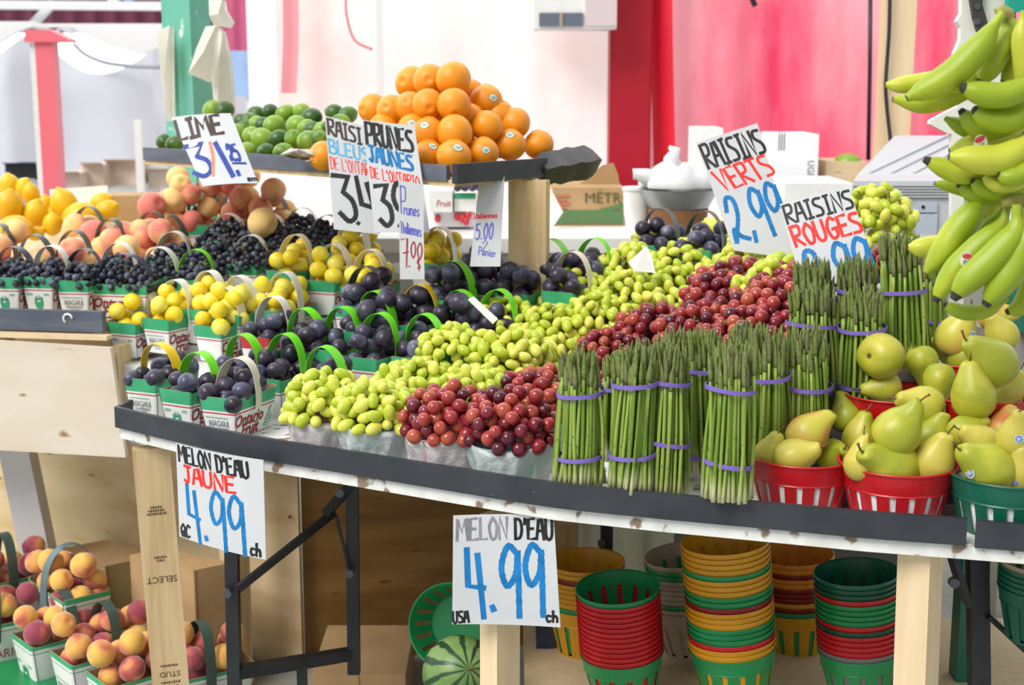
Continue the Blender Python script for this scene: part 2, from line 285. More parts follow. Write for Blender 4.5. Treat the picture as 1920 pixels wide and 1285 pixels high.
GL = {  # strokes in a unit box, y downwards; '~' = smooth
 'A': '.0,1 .3,.03 .7,0 1,1|.12,.6 .9,.57', 'B': '.05,0 .05,1|~.05,0 .75,.05 .75,.4 .1,.48|~.1,.48 .95,.55 .9,.95 .05,1', 'D': '.1,0 .08,1|~.0,.02 .7,.08 .95,.5 .7,.92 .05,1',
 'E': '.9,0 .08,.03 .05,1 .95,.97|.06,.5 .75,.48', 'G': '~.95,.12 .5,0 .05,.45 .3,.98 .85,.9 .9,.55|.5,.55 1,.53', 'I': '.5,0 .5,1|.12,.02 .88,0|.1,1 .92,.98', 'J': '~.6,0 .62,.7 .45,1 .0,.88|.1,0 1,0',
 'L': '.1,0 .08,1 .95,.97', 'M': '.0,1 .12,0 .5,.62 .85,0 1,1', 'N': '.03,1 .08,0 .9,1 .97,0', 'O': '~.5,0 .05,.4 .3,.97 .8,.9 .95,.35 .5,0', 'P': '.08,0 .05,1|~.0,.03 .9,.05 .85,.5 .1,.56',
 'R': '.08,.02 .05,1|~.0,.03 .85,.04 .8,.42 .1,.52|.1,.52 .98,1', 'S': '~.92,.05 .25,.06 .12,.32 .8,.6 .8,.92 .05,.97', 'T': '.5,0 .48,1|.0,.02 1,0', 'U': '~.05,0 .06,.75 .4,1 .85,.8 .92,0', 'V': '.0,0 .48,1 1,0', 'H': '.05,0 .05,1|.95,0 .95,1|.05,.5 .95,.5',
 'C': '~.95,.12 .4,.0 .05,.5 .4,1 .95,.88', 'Q': '~.5,0 .05,.4 .3,.97 .8,.9 .95,.35 .5,0|.5,.6 1.1,1.05', 'W': '.0,0 .25,1 .5,.3 .75,1 1,0', "'": '.5,0 .4,.28', '.': '.4,.93 .6,.99', ',': '.6,.9 .35,1.12', '/': '.5,0 .62,1',
 '0': '~.5,0 .1,.35 .2,.85 .6,1 .92,.5 .75,.08 .5,0', '1': '.15,.02 .85,1', '2': '~.05,.3 .3,.02 .75,.1 .72,.45 .2,.85|~.2,.85 .0,1 .12,.72 .45,.9 1,1.02', '3': '.0,.05 .85,.03 .45,.38|~.45,.38 .9,.55 .95,.85 .55,1 .1,.85',
 '4': '.08,0 .15,.58 .98,.63|.62,.1 .95,1.1', '5': '.95,0 .15,.03 .1,.42|~.1,.42 .7,.4 .95,.7 .6,1 .0,.92', '7': '.0,.03 .9,0 .55,1|.2,.5 .95,.47', '9': '~.82,.12 .35,.0 .02,.32 .3,.62 .75,.45 .85,.1|~.85,.1 .9,.5 .95,1.12', '$': '~.9,.15 .3,.12 .2,.4 .8,.6 .7,.88 .1,.85|.5,-.05 .5,1.1',
 'a': '~.8,.5 .3,.45 .1,.8 .5,1 .8,.7|.82,.45 .9,1', 'c': '~.9,.5 .3,.45 .1,.75 .4,1 .9,.9', 'e': '~.1,.72 .85,.7 .6,.42 .15,.6 .3,1 .9,.9', 'h': '.1,0 .1,1|~.1,.7 .5,.45 .85,.6 .9,1', 'i': '.5,.45 .5,1|.5,.2 .52,.26', 'l': '.5,0 .5,1', 'm': '.05,1 .05,.45|~.05,.6 .3,.45 .48,.6 .5,1|~.5,.6 .75,.45 .95,.6 .97,1', 'n': '.1,1 .1,.45|~.1,.6 .5,.42 .85,.6 .9,1',
 'r': '.2,1 .2,.45|~.2,.65 .5,.45 .85,.5', 's': '~.9,.48 .3,.48 .3,.68 .8,.78 .75,.98 .1,.97', 't': '.5,.1 .5,1|.15,.45 .9,.42', 'u': '~.1,.45 .15,.9 .6,1 .85,.8|.88,.45 .92,1', 'é': '~.1,.72 .85,.7 .6,.42 .15,.6 .3,1 .9,.9|.4,.3 .75,.1', 'f': '~.9,.05 .5,.1 .45,.6 .4,1|.15,.45 .8,.42'}
GL['É'] = GL['E'] + '|.4,-.08 .8,-.25'
GW = {'I': .62, "'": .28, '.': .34, ',': .34, '1': .5, '/': .5, 'i': .35, 'l': .35, 'M': 1.15, 'W': 1.2, 'm': 1.1, 't': .7, 'r': .7, 's': .75, 'L': .8, ' ': .45, 'J': .75}
def strokes(txt):
    x = 0; out = []
    for ch in txt:
        w = GW.get(ch, .9)
        for s in GL.get(ch, '').split('|'):
            if not s: continue
            cur = s[0] == '~'; p = [tuple(map(float, a.split(','))) for a in s.lstrip('~').split()]
            if cur: p = [tuple(a)[:2] for a in smooth_path([(a, b, 0) for a, b in p], 8)]
            out.append([(x + a * w, b) for a, b in p])
        x += w + .2
    return out, x - .2
class Sign:
    """Card with a printed face: four corner points (pixel, distance), bowed a little; lines of marker lettering as parts."""
    def __init__(s, name, label, corners, bow=0, curl=0, th=.0012, cat='price sign'):
        s.P = [at(x, y, Y) for x, y, Y in corners]; s.px = [(x, y) for x, y, Y in corners]; s.bow = bow; s.curl = curl
        a, b, c, d = s.P; s.nrm = (d - a).cross(b - a).normalized() if True else None
        if s.nrm.dot(Vector((0, 0, EYE)) - a) < 0: s.nrm = -s.nrm
        base = (c + d) / 2; s.base = base; s.root = thing(name, label, cat, base)
        m = MB(); n = 10
        for sg in (1, -1): m.grid(n, n, lambda u, v: s.S(u, v, sg * th / 2) - base)
        w = n + 1; N2 = w * w; edge = [i for i in range(w)] + [j * w + n for j in range(1, w)] + [n * w + i for i in range(n - 1, -1, -1)] + [j * w for j in range(n - 1, 0, -1)]
        m.f += [(edge[i], edge[(i + 1) % len(edge)], N2 + edge[(i + 1) % len(edge)], N2 + edge[i]) for i in range(len(edge))]; m.m += [0] * len(edge)
        ob('card', m.mesh('sign_card', X['paper'], True, 40), s.root); s.th = th
    def S(s, u, v, h=0):
        a, b, c, d = s.P; p = (a * (1 - u) + b * u) * (1 - v) + (d * (1 - u) + c * u) * v
        return p + s.nrm * (h + s.bow * 4 * u * (1 - u) + s.curl * (1 - v) ** 2 * 1.0)
    def uv(s, x, y):
        (ax, ay), (bx, by), (cx, cy), (dx, dy) = s.px; u = v = .5
        for _ in range(12):
            X_ = (ax * (1 - u) + bx * u) * (1 - v) + (dx * (1 - u) + cx * u) * v - x; Y_ = (ay * (1 - u) + by * u) * (1 - v) + (dy * (1 - u) + cy * u) * v - y
            xu = (bx - ax) * (1 - v) + (cx - dx) * v; xv = (dx - ax) * (1 - u) + (cx - bx) * u; yu = (by - ay) * (1 - v) + (cy - dy) * v; yv = (dy - ay) * (1 - u) + (cy - by) * u
            D = xu * yv - xv * yu; u -= (X_ * yv - xv * Y_) / D; v -= (xu * Y_ - X_ * yu) / D
        return u, v
    def line(s, name, txt, tl, tr, bl, wpx, ink, label=None, raw=None):
        st_, tot = strokes(txt) if raw is None else (raw, 1); mb = MB(); k = 0
        for p in st_:
            q = [(tl[0] + (tr[0] - tl[0]) * a / tot + (bl[0] - tl[0]) * b, tl[1] + (tr[1] - tl[1]) * a / tot + (bl[1] - tl[1]) * b) for a, b in p]
            L_, R_ = [], []
            for i, (x, y) in enumerate(q):
                x0, y0 = q[max(i - 1, 0)]; x1, y1 = q[min(i + 1, len(q) - 1)]; d = math.hypot(x1 - x0, y1 - y0) or 1; tx, ty = (x1 - x0) / d, (y1 - y0) / d
                mi = 1
                if 0 < i < len(q) - 1:
                    ax, ay = x - x0, y - y0; da = math.hypot(ax, ay) or 1; cs = (ax * tx + ay * ty) / da; mi = min(1.35, 1 / max(cs, .6))
                w = wpx / 2 * mi * (1 + .12 * math.sin(i * 1.7 + k)); e = wpx * .3
                ox = -tx * e if i == 0 else tx * e if i == len(q) - 1 else 0; oy = -ty * e if i == 0 else ty * e if i == len(q) - 1 else 0
                k += 1; h = s.th / 2 + .0004 + .00002 * (k % 12)
                L_.append(s.S(*s.uv(x + ox - ty * w, y + oy + tx * w), h)); R_.append(s.S(*s.uv(x + ox + ty * w, y + oy - tx * w), h))
            n = len(q); mb.add([a - s.base for a in L_ + R_], [(i, i + 1, n + i + 1, n + i) for i in range(n - 1)])
        o = ob(name, mb.mesh(name, X[ink], False), s.root)
        if label: o['label'] = label
        return o
# ------------------------------------------------------------------ fruit meshes
def ball(seg, ring, fn):                 # fn(th, ph) -> (r, z)
    m = MB(); vs = [(0, 0, fn(0, 0)[1])]
    for j in range(1, ring):
        th = math.pi * j / ring
        for k in range(seg):
            ph = 2 * math.pi * k / seg; r, z = fn(th, ph); vs.append((r * math.cos(ph), r * math.sin(ph), z))
    vs.append((0, 0, fn(math.pi, 0)[1])); n = len(vs) - 1
    f = [(0, 1 + k, 1 + (k + 1) % seg) for k in range(seg)] + [(1 + j * seg + k, 1 + (j + 1) * seg + k, 1 + (j + 1) * seg + (k + 1) % seg, 1 + j * seg + (k + 1) % seg) for j in range(ring - 2) for k in range(seg)] + [(n, n - 1 - k, n - 1 - (k + 1) % seg) for k in range(seg)]
    return m.add(vs, f)
S_, Cn = math.sin, math.cos
def bump(x, w): return math.exp(-(x / w) ** 2)
ME = {}
def ell(a, b, seg=14, ring=9): return ball(seg, ring, lambda t, p: (a * S_(t), b * Cn(t)))
def plum_fn(a, b, g): return lambda t, p: (a * S_(t) * (1 - g * bump(math.atan2(S_(p), Cn(p)), .22)), b * Cn(t) - b * .14 * bump(t, .28))
ME['plum'] = [ball(20, 14, plum_fn(.0192, .0212, .05)).mesh('plum', X['plum']), ball(20, 14, plum_fn(.0200, .0202, .06)).mesh('plum', X['plum']), ball(20, 14, plum_fn(.0182, .0225, .04)).mesh('plum', X['plum'])]
ME['bigplum'] = [ball(20, 14, plum_fn(.0215, .0250, .05)).mesh('plum', X['plum']), ball(20, 14, plum_fn(.0225, .0235, .06)).mesh('plum', X['plum'])]
ME['yplum'] = [ball(20, 14, plum_fn(.0212, .0215, .05)).mesh('yellow_plum', X['yplum']), ball(20, 14, plum_fn(.0203, .0222, .05)).mesh('yellow_plum', X['yplum'])]
def peach_fn(a, g): return lambda t, p: (a * S_(t) * (1 - g * bump(math.atan2(S_(p), Cn(p)), .2) * S_(t) ** .5), a * .94 * Cn(t) - a * .2 * bump(t, .3) + a * .08 * -bump(math.pi - t, .22))
ME['peach'] = [ball(24, 16, peach_fn(.0305, .07)).mesh('peach', X['peach']), ball(24, 16, peach_fn(.0285, .06)).mesh('peach', X['peach'])]
ME['ppeach'] = [ball(24, 16, peach_fn(.0355, .07)).mesh('peach', X['ppeach']), ball(24, 16, peach_fn(.0335, .08)).mesh('peach', X['ppeach'])]
ME['orange'] = ball(28, 20, lambda t, p: (.0385 * S_(t), .0365 * Cn(t) - .004 * bump(t, .16) + .0022 * bump(t - .3, .1))).mesh('orange', X['orange'])
ME['lime'] = ball(20, 16, lambda t, p: (.0262 * S_(t) ** .95, .0300 * Cn(t) + .0035 * bump(t, .2) - .002 * bump(math.pi - t, .2))).mesh('lime', X['lime'])
ME['lemon'] = ball(22, 18, lambda t, p: (.036 * S_(t) ** .93, .044 * Cn(t) + .008 * bump(t, .22) - .004 * bump(math.pi - t, .25))).mesh('lemon', X['lemon'])
ME['bgrape'] = ell(.0086, .0089, 12, 8).mesh('grape', X['bgrape']); ME['ggrape'] = ell(.0112, .0164).mesh('grape', X['ggrape']); ME['rgrape'] = ell(.0130, .0134).mesh('grape', X['rgrape'])
PP = [(0, -.040), (.010, -.0415), (.018, -.0405), (.027, -.036), (.0345, -.027), (.0385, -.015), (.0390, -.002), (.0360, .011), (.0300, .023), (.0235, .034), (.0190, .043), (.0160, .050), (.0120, .055), (.0060, .0575), (.002, .0555), (0, .054)]
def pear_mesh(bend, fat, mt):
    m = MB(); q = []
    for i in range(len(PP) - 1):
        for k in range(2):
            t = k / 2; a, b = PP[i], PP[i + 1]; q.append((a[0] + (b[0] - a[0]) * t, a[1] + (b[1] - a[1]) * t))
    q.append(PP[-1]); q = [(max(r, .0004) * (fat if z < .02 else 1), z) for r, z in q]; m.lathe(q, 24)
    m.v = [(x + bend * max(0, z) ** 2 * 6 + .0012 * S_(3 * math.atan2(y, x)), y, z) for x, y, z in m.v]; return m.mesh('pear', mt)
ME['pear'] = [pear_mesh(.6, 1, X['pear']), pear_mesh(1.1, 1.05, X['pear']), pear_mesh(.2, .97, X['pear'])]; ME['bpear'] = [pear_mesh(.7, 1, X['bpear'])]
ME['pearstem'] = MB().tube(smooth_path([(0, 0, -.004), (.001, 0, .009), (.005, 0, .022)], 4), [.0016] * 8 + [.0026], 7).mesh('stem', X['stem'])
ME['calyx'] = MB().lathe([(.0005, -.003), (.004, -.0015), (.005, .0008), (.003, .0015), (.0008, 0)], 8).mesh('calyx', X['stem'])
def spear_mesh(seed, ln=.235):
    rg = random.Random(seed); m = MB(); b1, b2 = rg.uniform(-.005, .005), rg.uniform(-.005, .005); n = 9
    path = [Vector((b1 * S_(math.pi * i / n), b2 * S_(2.2 * i / n), (ln - .045) * i / n)) for i in range(n + 1)]
    m.tube(path, [.0034 - .0007 * i / n for i in range(n + 1)], 7); e = path[-1]
    hx, hy = rg.uniform(.0, .007), rg.uniform(-.003, .003)
    hd = [(.0028, 0), (.0035, .008), (.0041, .015), (.0038, .024), (.0029, .033), (.0016, .041), (.0003, .047)]
    m.tube([e + Vector((hx * z * z / .002, hy * z * z / .002, z)) for r, z in hd], [r for r, z in hd], 7, 1)
    for k in range(16):                  # bracts
        z = .05 + k * .009 if k < 6 else ln - .05 + (k - 6) * .0042; a = k * 2.4; f = min(1, max(0, z / (ln - .045))) * n; i = min(int(f), n - 1); p = path[i].lerp(path[i + 1], min(1, f - i)) if z < ln - .045 else e + Vector((0, 0, z - ln + .045))
        r = .0030 if z < ln - .045 else max(.0012, .0036 - .07 * max(0, z - ln + .025)); d = Vector((Cn(a), S_(a), 0)); s2 = Vector((-S_(a), Cn(a), 0)); sz = .0065 if k < 6 else .009
        m.add([p + d * (r - .0006) - s2 * .0017, p + d * (r - .0006) + s2 * .0017, p + d * (r + .0013) + Vector((0, 0, sz))], [(0, 1, 2)], 1)
    return m.mesh('spear', [X['spear'], X['tip']])
ME['spear'] = [spear_mesh(i) for i in range(6)]
# ------------------------------------------------------------------ piles
def heap(seed, w, l, r, n, z0, rnd=False, tries=50, pull=.06, spread=1.0):
    rg = random.Random(seed); P = []
    for _ in range(n):
        best = None
        for _t in range(tries):
            if rnd: a = rg.uniform(0, 6.283); d = (w / 2 - r * .6) * math.sqrt(rg.random()) * spread; x, y = d * Cn(a), d * S_(a)
            else: x, y = rg.uniform(-w / 2 + r * .8, w / 2 - r * .8), rg.uniform(-l / 2 + r * .8, l / 2 - r * .8)
            z = z0 + r
            for a, b, c in P:
                d2 = (x - a) ** 2 + (y - b) ** 2
                if d2 < 4 * r * r: z = max(z, c + math.sqrt(4 * r * r - d2))
            s = z + pull * math.hypot(x, y * w / l if not rnd else y)
            if best is None or s < best[0]: best = (s, x, y, z)
        P.append(best[1:])
    return P
def rquat(rg): return Quaternion((rg.gauss(0, 1), rg.gauss(0, 1), rg.gauss(0, 1), rg.gauss(0, 1))).normalized()
# ------------------------------------------------------------------ paper fruit baskets
BW, BL, BH = .084, .152, .080
def rrect(hx, hy, c, n=3):
    out = []
    for sx, sy, a0 in ((1, -1, -90), (1, 1, 0), (-1, 1, 90), (-1, -1, 180)):
        for k in range(n + 1):
            a = R(a0 + 90 * k / n); out.append((sx * (hx - c) + c * Cn(a), sy * (hy - c) + c * S_(a)))
    return out
def basket_body(style, w=BW, l=BL, h=BH):
    m = MB(); ring = []
    levels = [0, .55, .62, .655, .70, 1] if style != 'peach' else [0, .5, .84, .86, .93, 1]
    pal = dict(green=[0, 0, 2, 0, 1], red=[0, 0, 0, 0, 2], peach=[0, 0, 1, 0, 1], white=[0, 0, 0, 0, 0])[style]
    for t in levels:
        for x, y in rrect((w * .39 + w * .11 * t), (l * .43 + l * .07 * t), .006):
            z = h * t + (t == 1) * (.004 * bump(abs(y) - l / 2, .004) - .0025 * (1 - min(1, abs(y) / (l * .45))))
            ring.append(Vector((x, y, z)))
    n = 16
    for i in range(5): m.add(ring[i * n:(i + 2) * n], [(k, (k + 1) % n, n + (k + 1) % n, n + k) for k in range(n)], pal[i])
    top = ring[5 * n:]; ins = [Vector((p.x * .965, p.y * .98, p.z)) for p in top]; bot = [Vector((x, y, h * .42)) for x, y in rrect(w * .42, l * .445, .006)]
    m.add(top + ins, [(k, (k + 1) % n, n + (k + 1) % n, n + k) for k in range(n)], 3); m.add(ins + bot, [(k, (k + 1) % n, n + (k + 1) % n, n + k) for k in range(n)], 3); m.add(bot, [tuple(range(n))], 3)
    m.add(ring[:n], [tuple(range(n))[::-1]], 0)
    for sx in (1, -1):                   # folded seam beside each end panel
        m.strip([(sx * (w * .39 + .0006), -l * .43 + .004, .001), (sx * (w * .5 + .0006), -l * .5 + .004, h * .97)], (0, .0016, 0), .0006, 4)
    return m.mesh('basket_body', [X['white'], X['green'], X['redline'], X['card'], X['greyink']], True, 35)
BODY = {s: basket_body(s) for s in ('green', 'red', 'peach', 'white')}
def end_print(kind):
    m = MB(); up = Vector((0, -BL * .07, BH)).normalized()
    def q(x, t): return Vector((x, -(BL * .43 + BL * .07 * t) - .0009, BH * t))
    if kind == 'niagara':
        word(m, 'NIAGARA', .019, q(0, .37), (1, 0, 0), up, 0, .56)
        for t in (.26, .22, .17, .13): m.strip([q(-.02 + .012 * (t < .2), t), q(.02 - .010 * (t < .2), t)], up * (.0012 if t > .2 else .0007), .0002, 0)
        for x in (-.021, .021): m.strip([q(x, .28), q(x * 1.02, .46)], (.0008, 0, 0), .0002, 0)
        m.strip([q(-.03, .53), q(.022, .53)], up * .0012, .0002, 1)
    else:
        pts = [(0, .04), (.009, .12), (.0115, .28), (.0095, .46), (.006, .33), (.0035, .52), (0, .36), (-.0035, .52), (-.006, .33), (-.0095, .46), (-.0115, .28), (-.009, .12)]
        m.add([q(x, t) for x, t in pts] + [q(0, .3)], [(i, (i + 1) % 12, 12) for i in range(12)], 1)
        for t in (.54, .50): m.strip([q(-.03, t), q(-.014, t)], up * .0013, .0002, 1); m.strip([q(.014, t), q(.028, t)], up * .0013, .0002, 1)
        m.strip([q(-.004, .3), q(.004, .32)], up * .003, .0002, 2)
    return m.mesh('end_print', [X['greyink'], X['gink'], X['white']], False)
def side_print(full=True):
    m = MB(); up = Vector((BW * .11, 0, BH)).normalized()
    def q(y, t, d=.0008): return Vector((BW * .39 + BW * .11 * t + d, y, BH * t))
    word(m, 'Ontario', .034, q(-.022, .42), (0, 1, 0), up, 1, .9, .25, .03); word(m, 'Ontario', .034, q(-.022, .42, .0012), (0, 1, 0), up, 0, .9, .25, 0)
    word(m, 'Fruit', .034, q(-.018, .15), (0, 1, 0), up, 1, .9, .25, .03); word(m, 'Fruit', .034, q(-.018, .15, .0012), (0, 1, 0), up, 0, .9, .25, 0)
    for i, (y, t) in enumerate([(.036, .12), (.043, .12), (.0395, .2), (.0465, .2), (.0535, .2), (.043, .28), (.050, .28), (.057, .28), (.0465, .36), (.054, .36)]):
        c = q(y, t, .0008 + .0001 * (i % 3)); pts = [c + Vector((0, 1, 0)) * Cn(a * .7854) * .0042 + up * S_(a * .7854) * .0042 for a in range(8)]; m.add(pts, [tuple(range(8))], 2)
        c += Vector((.0003, 0, 0)); m.add([c + (p - c) * .62 for p in pts], [tuple(range(8))], 3)
    m.strip([q(.048, .44), q(.056, .56)], up * .004, .0002, 1)
    return m.mesh('side_print', [X['redline'], X['ink'], X['gink'], X['white']], False)
PRINT = dict(niagara=end_print('niagara'), leaf=end_print('leaf'), side=side_print())
def handle_mesh(col, skew, rise, across=True, wd=.027):
    m = MB(); p = []; n = 22; hw = BW * .5 if across else BL * .42
    for i in range(n + 1):
        a = math.pi * i / n; x = (hw + .004) * -Cn(a) * (1 + .06 * S_(a)); z = BH * .62 + (rise + BH * .38) * S_(a) ** .72; p.append((x, skew * S_(a), z) if across else (skew * S_(a), x, z))
    m.strip(p, [Vector((0, wd, 0)) + Vector((skew * .5 * Cn(math.pi * i / n), 0, 0)) if across else Vector((wd, 0, 0)) for i in range(n + 1)], .0009)
    return m.mesh('handle', X['h' + col], True, 40)
HM = {}
def fruit_basket(p, rz, label, handle='green', style='green', prints=(), seed=0, rise=.062, across=True, group=None, sc=1, wd=.027):
    b = thing('fruit_basket', label, 'basket', p, rz, group); b.scale = (sc, sc, sc); ob('body', BODY[style], b)
    if handle:
        k = (handle, seed % 5, round(rise, 3), across, wd)
        if k not in HM: HM[k] = handle_mesh(handle, (-.008, .004, .010, -.003, .006)[seed % 5], rise, across, wd)
        h = ob('handle', HM[k], b); h['label'] = {'hdark': 'dark green'}.get('h' + handle, handle) + ' arched carrying strip'
    for q in prints: ob('printed_lettering' if q != 'leaf' else 'printed_logo', PRINT[q], b)
    return b
def fill(p, rz, kind, n, seed, label, group, r, z0=.034, w=BW, l=BL, cat=None, top=None, name=None):
    rg = random.Random(seed * 7 + 1); M_ = Matrix.Rotation(rz, 3, 'Z'); ms = ME[kind] if isinstance(ME[kind], list) else [ME[kind]]; H = heap(seed, w, l, r, n, z0); ti = max(range(n), key=lambda i: H[i][2])
    for i, (x, y, z) in enumerate(H):
        o = ob(name or cat.replace(' ', '_'), rg.choice(ms), None, Vector(p) + M_ @ Vector((x, y, z)), rquat(rg), rg.uniform(.93, 1.04))
        if i == ti and top: tag(o, top, cat, group)
        else: tag(o, label, cat, group)
# ------------------------------------------------------------------ round slotted plastic baskets
def slot_basket(mt, rt, rb, h, band, nslot=16, lip=.0026):
    m = MB(); seg = nslot * 3; t = .0011; zs = [0, .006, h - band, h]
    def ringp(z, d): r = rb + (rt - rb) * (z / h) + d; return [Vector((r * Cn(2 * math.pi * k / seg), r * S_(2 * math.pi * k / seg), z)) for k in range(seg)]
    for i in range(3):
        o0, o1, i0, i1 = ringp(zs[i], 0), ringp(zs[i + 1], 0), ringp(zs[i], -t), ringp(zs[i + 1], -t)
        for k in range(seg):
            if i == 1 and k % 3 == 0: continue
            j = (k + 1) % seg; m.add([o0[k], o0[j], o1[j], o1[k], i0[k], i0[j], i1[j], i1[k]], [(0, 1, 2, 3), (5, 4, 7, 6), (3, 2, 6, 7), (1, 0, 4, 5)] + ([(0, 3, 7, 4)] if i == 1 and k % 3 == 1 else []) + ([(2, 1, 5, 6)] if i == 1 and k % 3 == 2 else []))
    m.lathe([(.0005, 0), (rb, 0), (rb, .0015), (.0005, .0015)], seg, 0, (False, False))
    m.lathe([(rt - t, h - .0005), (rt + lip, h - .0005), (rt + lip * 1.15, h + .001), (rt + lip * .75, h + .0024), (rt - t, h + .002)], seg, 0, (False, False))
    m.lathe([(rb + (rt - rb) * ((h - band) / h) + .0004, h - band - .001), (rb + (rt - rb) * ((h - band) / h) + .0016, h - band), (rb + (rt - rb) * ((h - band) / h) + .0006, h - band + .002)], seg, 0, (False, False))
    return m.mesh('slotted_basket', mt, True, 40)
RT, RB, RH = .083, .061, .105
# ------------------------------------------------------------------ ground, far backdrop
m = MB(); m.add([(-14, -6, 0), (14, -6, 0), (14, 22, 0), (-14, 22, 0)], [(0, 1, 2, 3)]); struct('floor', sharp(m, 'floor', X['floor']))
X['litcloth'] = mat('painted_backlight_tarpaulin', [(.95, .70, .67), (.96, .85, .82), (.97, .93, .91)], .8, .2, noise=1.1, detail=4, ramp=(.3, .6), trans=.45, world=1)  # strong backlight painted into the colour as near-white pink
X['redcloth'] = mat('salmon_red_tarpaulin', [(.84, .06, .14), (.92, .24, .31), (.95, .40, .46)], .6, .3, noise=1.5, detail=6, stretch=(1.5, 1, .45), ramp=(.34, .60), trans=.35, bump=(7, .5), world=1)  # salmon of sun coming through and fold streaks painted into the red
X['redsteel'] = mat('red_painted_steel', [(.42, .003, .018), (.50, .006, .025)], .5, .4, noise=3, spots=(9, .75, (.26, .01, .02)), world=1)
X['redpaint'] = mat('bright_red_sheet', (.86, .012, .04), .5)
X['maroon'] = mat('maroon_corrugated_sheet', (.14, .025, .06), .6)
X['canopy'] = mat('white_canopy_cloth', (.90, .90, .90), .8, .2, trans=.4)
X['tent'] = mat('white_tent_cloth', [(.62, .62, .68), (.72, .72, .77)], .8, .2, noise=1.2, trans=.4, world=1)
X['tentblue'] = mat('blue_tent_cloth', (.36, .52, .80), .8, trans=.3)
X['magenta'] = mat('rose_tent_cloth', (.55, .12, .22), .8, trans=.3)
X['pinkpost'] = mat('coral_red_painted_post', (.86, .16, .20), .5)
def cloth(x0, x1, Y0, Y1, z0, z1, amp, fr, ph, nx=70, nz=30):
    m = MB()
    def fn(u, v): return Vector((x0 + (x1 - x0) * u, Y0 + (Y1 - Y0) * u + amp * (S_(u * fr + ph + .7 * S_(v * 3)) + .5 * S_(u * fr * 2.3 + 1.3 * v + ph * 2) + .25 * S_(u * fr * 5.1 + v * 4)), z0 + (z1 - z0) * v))
    return m.grid(nx, nz, fn)
def pz(px, py, Y): return at(px, py, Y)
def panel(name, mt, pts, th, label, cat, ax=Vector((0, 1, 0)), uneven=False):
    m = MB(); c = sum(pts, Vector()) / len(pts); m.prism([p - c for p in pts], 0, th, ax=ax); o = ob(name, sharp(m, name, mt), None, c); return tag(o, label, cat)
def bar(name, mt, a, b, w, d, label, cat, side=Vector((1, 0, 0)), group=None):
    m = MB(); a, b = Vector(a), Vector(b); m.beam(Vector(), a - b, w, d, side); o = ob(name, sharp(m, name, mt), None, b); return tag(o, label, cat, group)
BY = 5.6
a, b = at(525, 400, BY), at(1150, 400, BY); o = ob('tarpaulin', cloth(a.x, b.x, BY, BY, .0, 3.0, .02, 9, .4).mesh('lit_tarp', X['litcloth'])); tag(o, 'translucent tarpaulin, backlight painted in as pale pink, hanging behind the pyramid of oranges', 'tarpaulin')
a, b = at(1205, 400, BY), at(2050, 400, BY); o = ob('tarpaulin', cloth(a.x, b.x, BY + .04, BY + .04, .0, 3.0, .03, 16, 1.7, 110).mesh('red_tarp', X['redcloth'])); tag(o, 'salmon red wrinkled tarpaulin behind the leaning grape signs', 'tarpaulin')
a, b = at(1145, 300, 5.45), at(1216, 300, 5.45); m = MB(); w = b.x - a.x
m.box((0, 0, 1.5), (w, .012, 3)); m.box((-w / 2, .07, 1.5), (.012, .14, 3)); m.box((w / 2, .07, 1.5), (.012, .14, 3)); o = ob('steel_column', sharp(m, 'steel_column', X['redsteel']), None, ((a.x + b.x) / 2, 5.45, 0)); tag(o, 'dark red steel column with scratched white marks beside a pink tarpaulin', 'column')
mk = MB(); rg = random.Random(3)
for x, y, s in [(1160, 257, 9), (1182, 262, 9), (1165, 165, 7), (1180, 175, 6), (1170, 235, 6), (1178, 28, 6)]:
    for p in (strokes('S')[0] if s > 8 else strokes(rg.choice('ZOV'))[0]):
        q = [at(x + (u - .4) * s * 1.1, y + (v - .5) * s * 2, 5.447) - o.location for u, v in p]; mk.strip(q, [Vector((.007, 0, .005))] * len(q), .0006)
for k in range(7): q = [at(1197, 240 + k * 8.5, 5.447) - o.location, at(1209, 240 + k * 8.5, 5.447) - o.location]; mk.strip(q, (0, 0, .010), .0006)
ob('scratched_marks', mk.mesh('marks', mat('faded_white_paint', (.62, .26, .30), .7), False), o)
a, b = at(1222, 300, 5.5), at(1262, 300, 5.5); m = MB(); m.grid(8, 20, lambda u, v: Vector((a.x + (b.x - a.x) * (u - .0) + .02 * S_(v * 5), .02 * S_(u * 3 + v * 2), 2.1 * v)) - Vector((a.x, 0, 0))); o = ob('red_sheet', m.mesh('red_sheet', X['redpaint']), None, (a.x, 5.5, 0)); tag(o, 'bright red sheet strip hanging beside the dark red steel column', 'sheet')
a, b = at(466, 200, 5.9), at(530, 200, 5.9); o = ob('white_sheet', cloth(a.x, b.x + .1, 5.9, 5.9, 0, 3, .015, 5, 0, 20).mesh('white_sheet', X['canopy'])); tag(o, 'white cloth edge left of the pale pink tarpaulin', 'sheet')
a = at(505, 120, 5.5); m = MB(); m.grid(10, 24, lambda u, v: Vector((-.03 + .06 * u + .05 * S_(3.6 * v) - .09 * v, .03 * S_(u * 3.1), 1.4 + 1.1 * v))); o = ob('red_fold', m.mesh('red_fold', mat('pink_folded_cloth', (.93, .42, .46), .7, trans=.4)), None, (a.x + .07, 5.5, 0)); tag(o, 'pink folded edge of cloth hanging behind the limes', 'cloth')
a = at(710, 0, 5.35); bar('white_pole', mat('white_painted_pole', (.82, .80, .80), .5), (a.x, 5.35, 3), (a.x, 5.35, 0), .022, .022, 'thin white pole in front of the pale pink tarpaulin', 'pole')
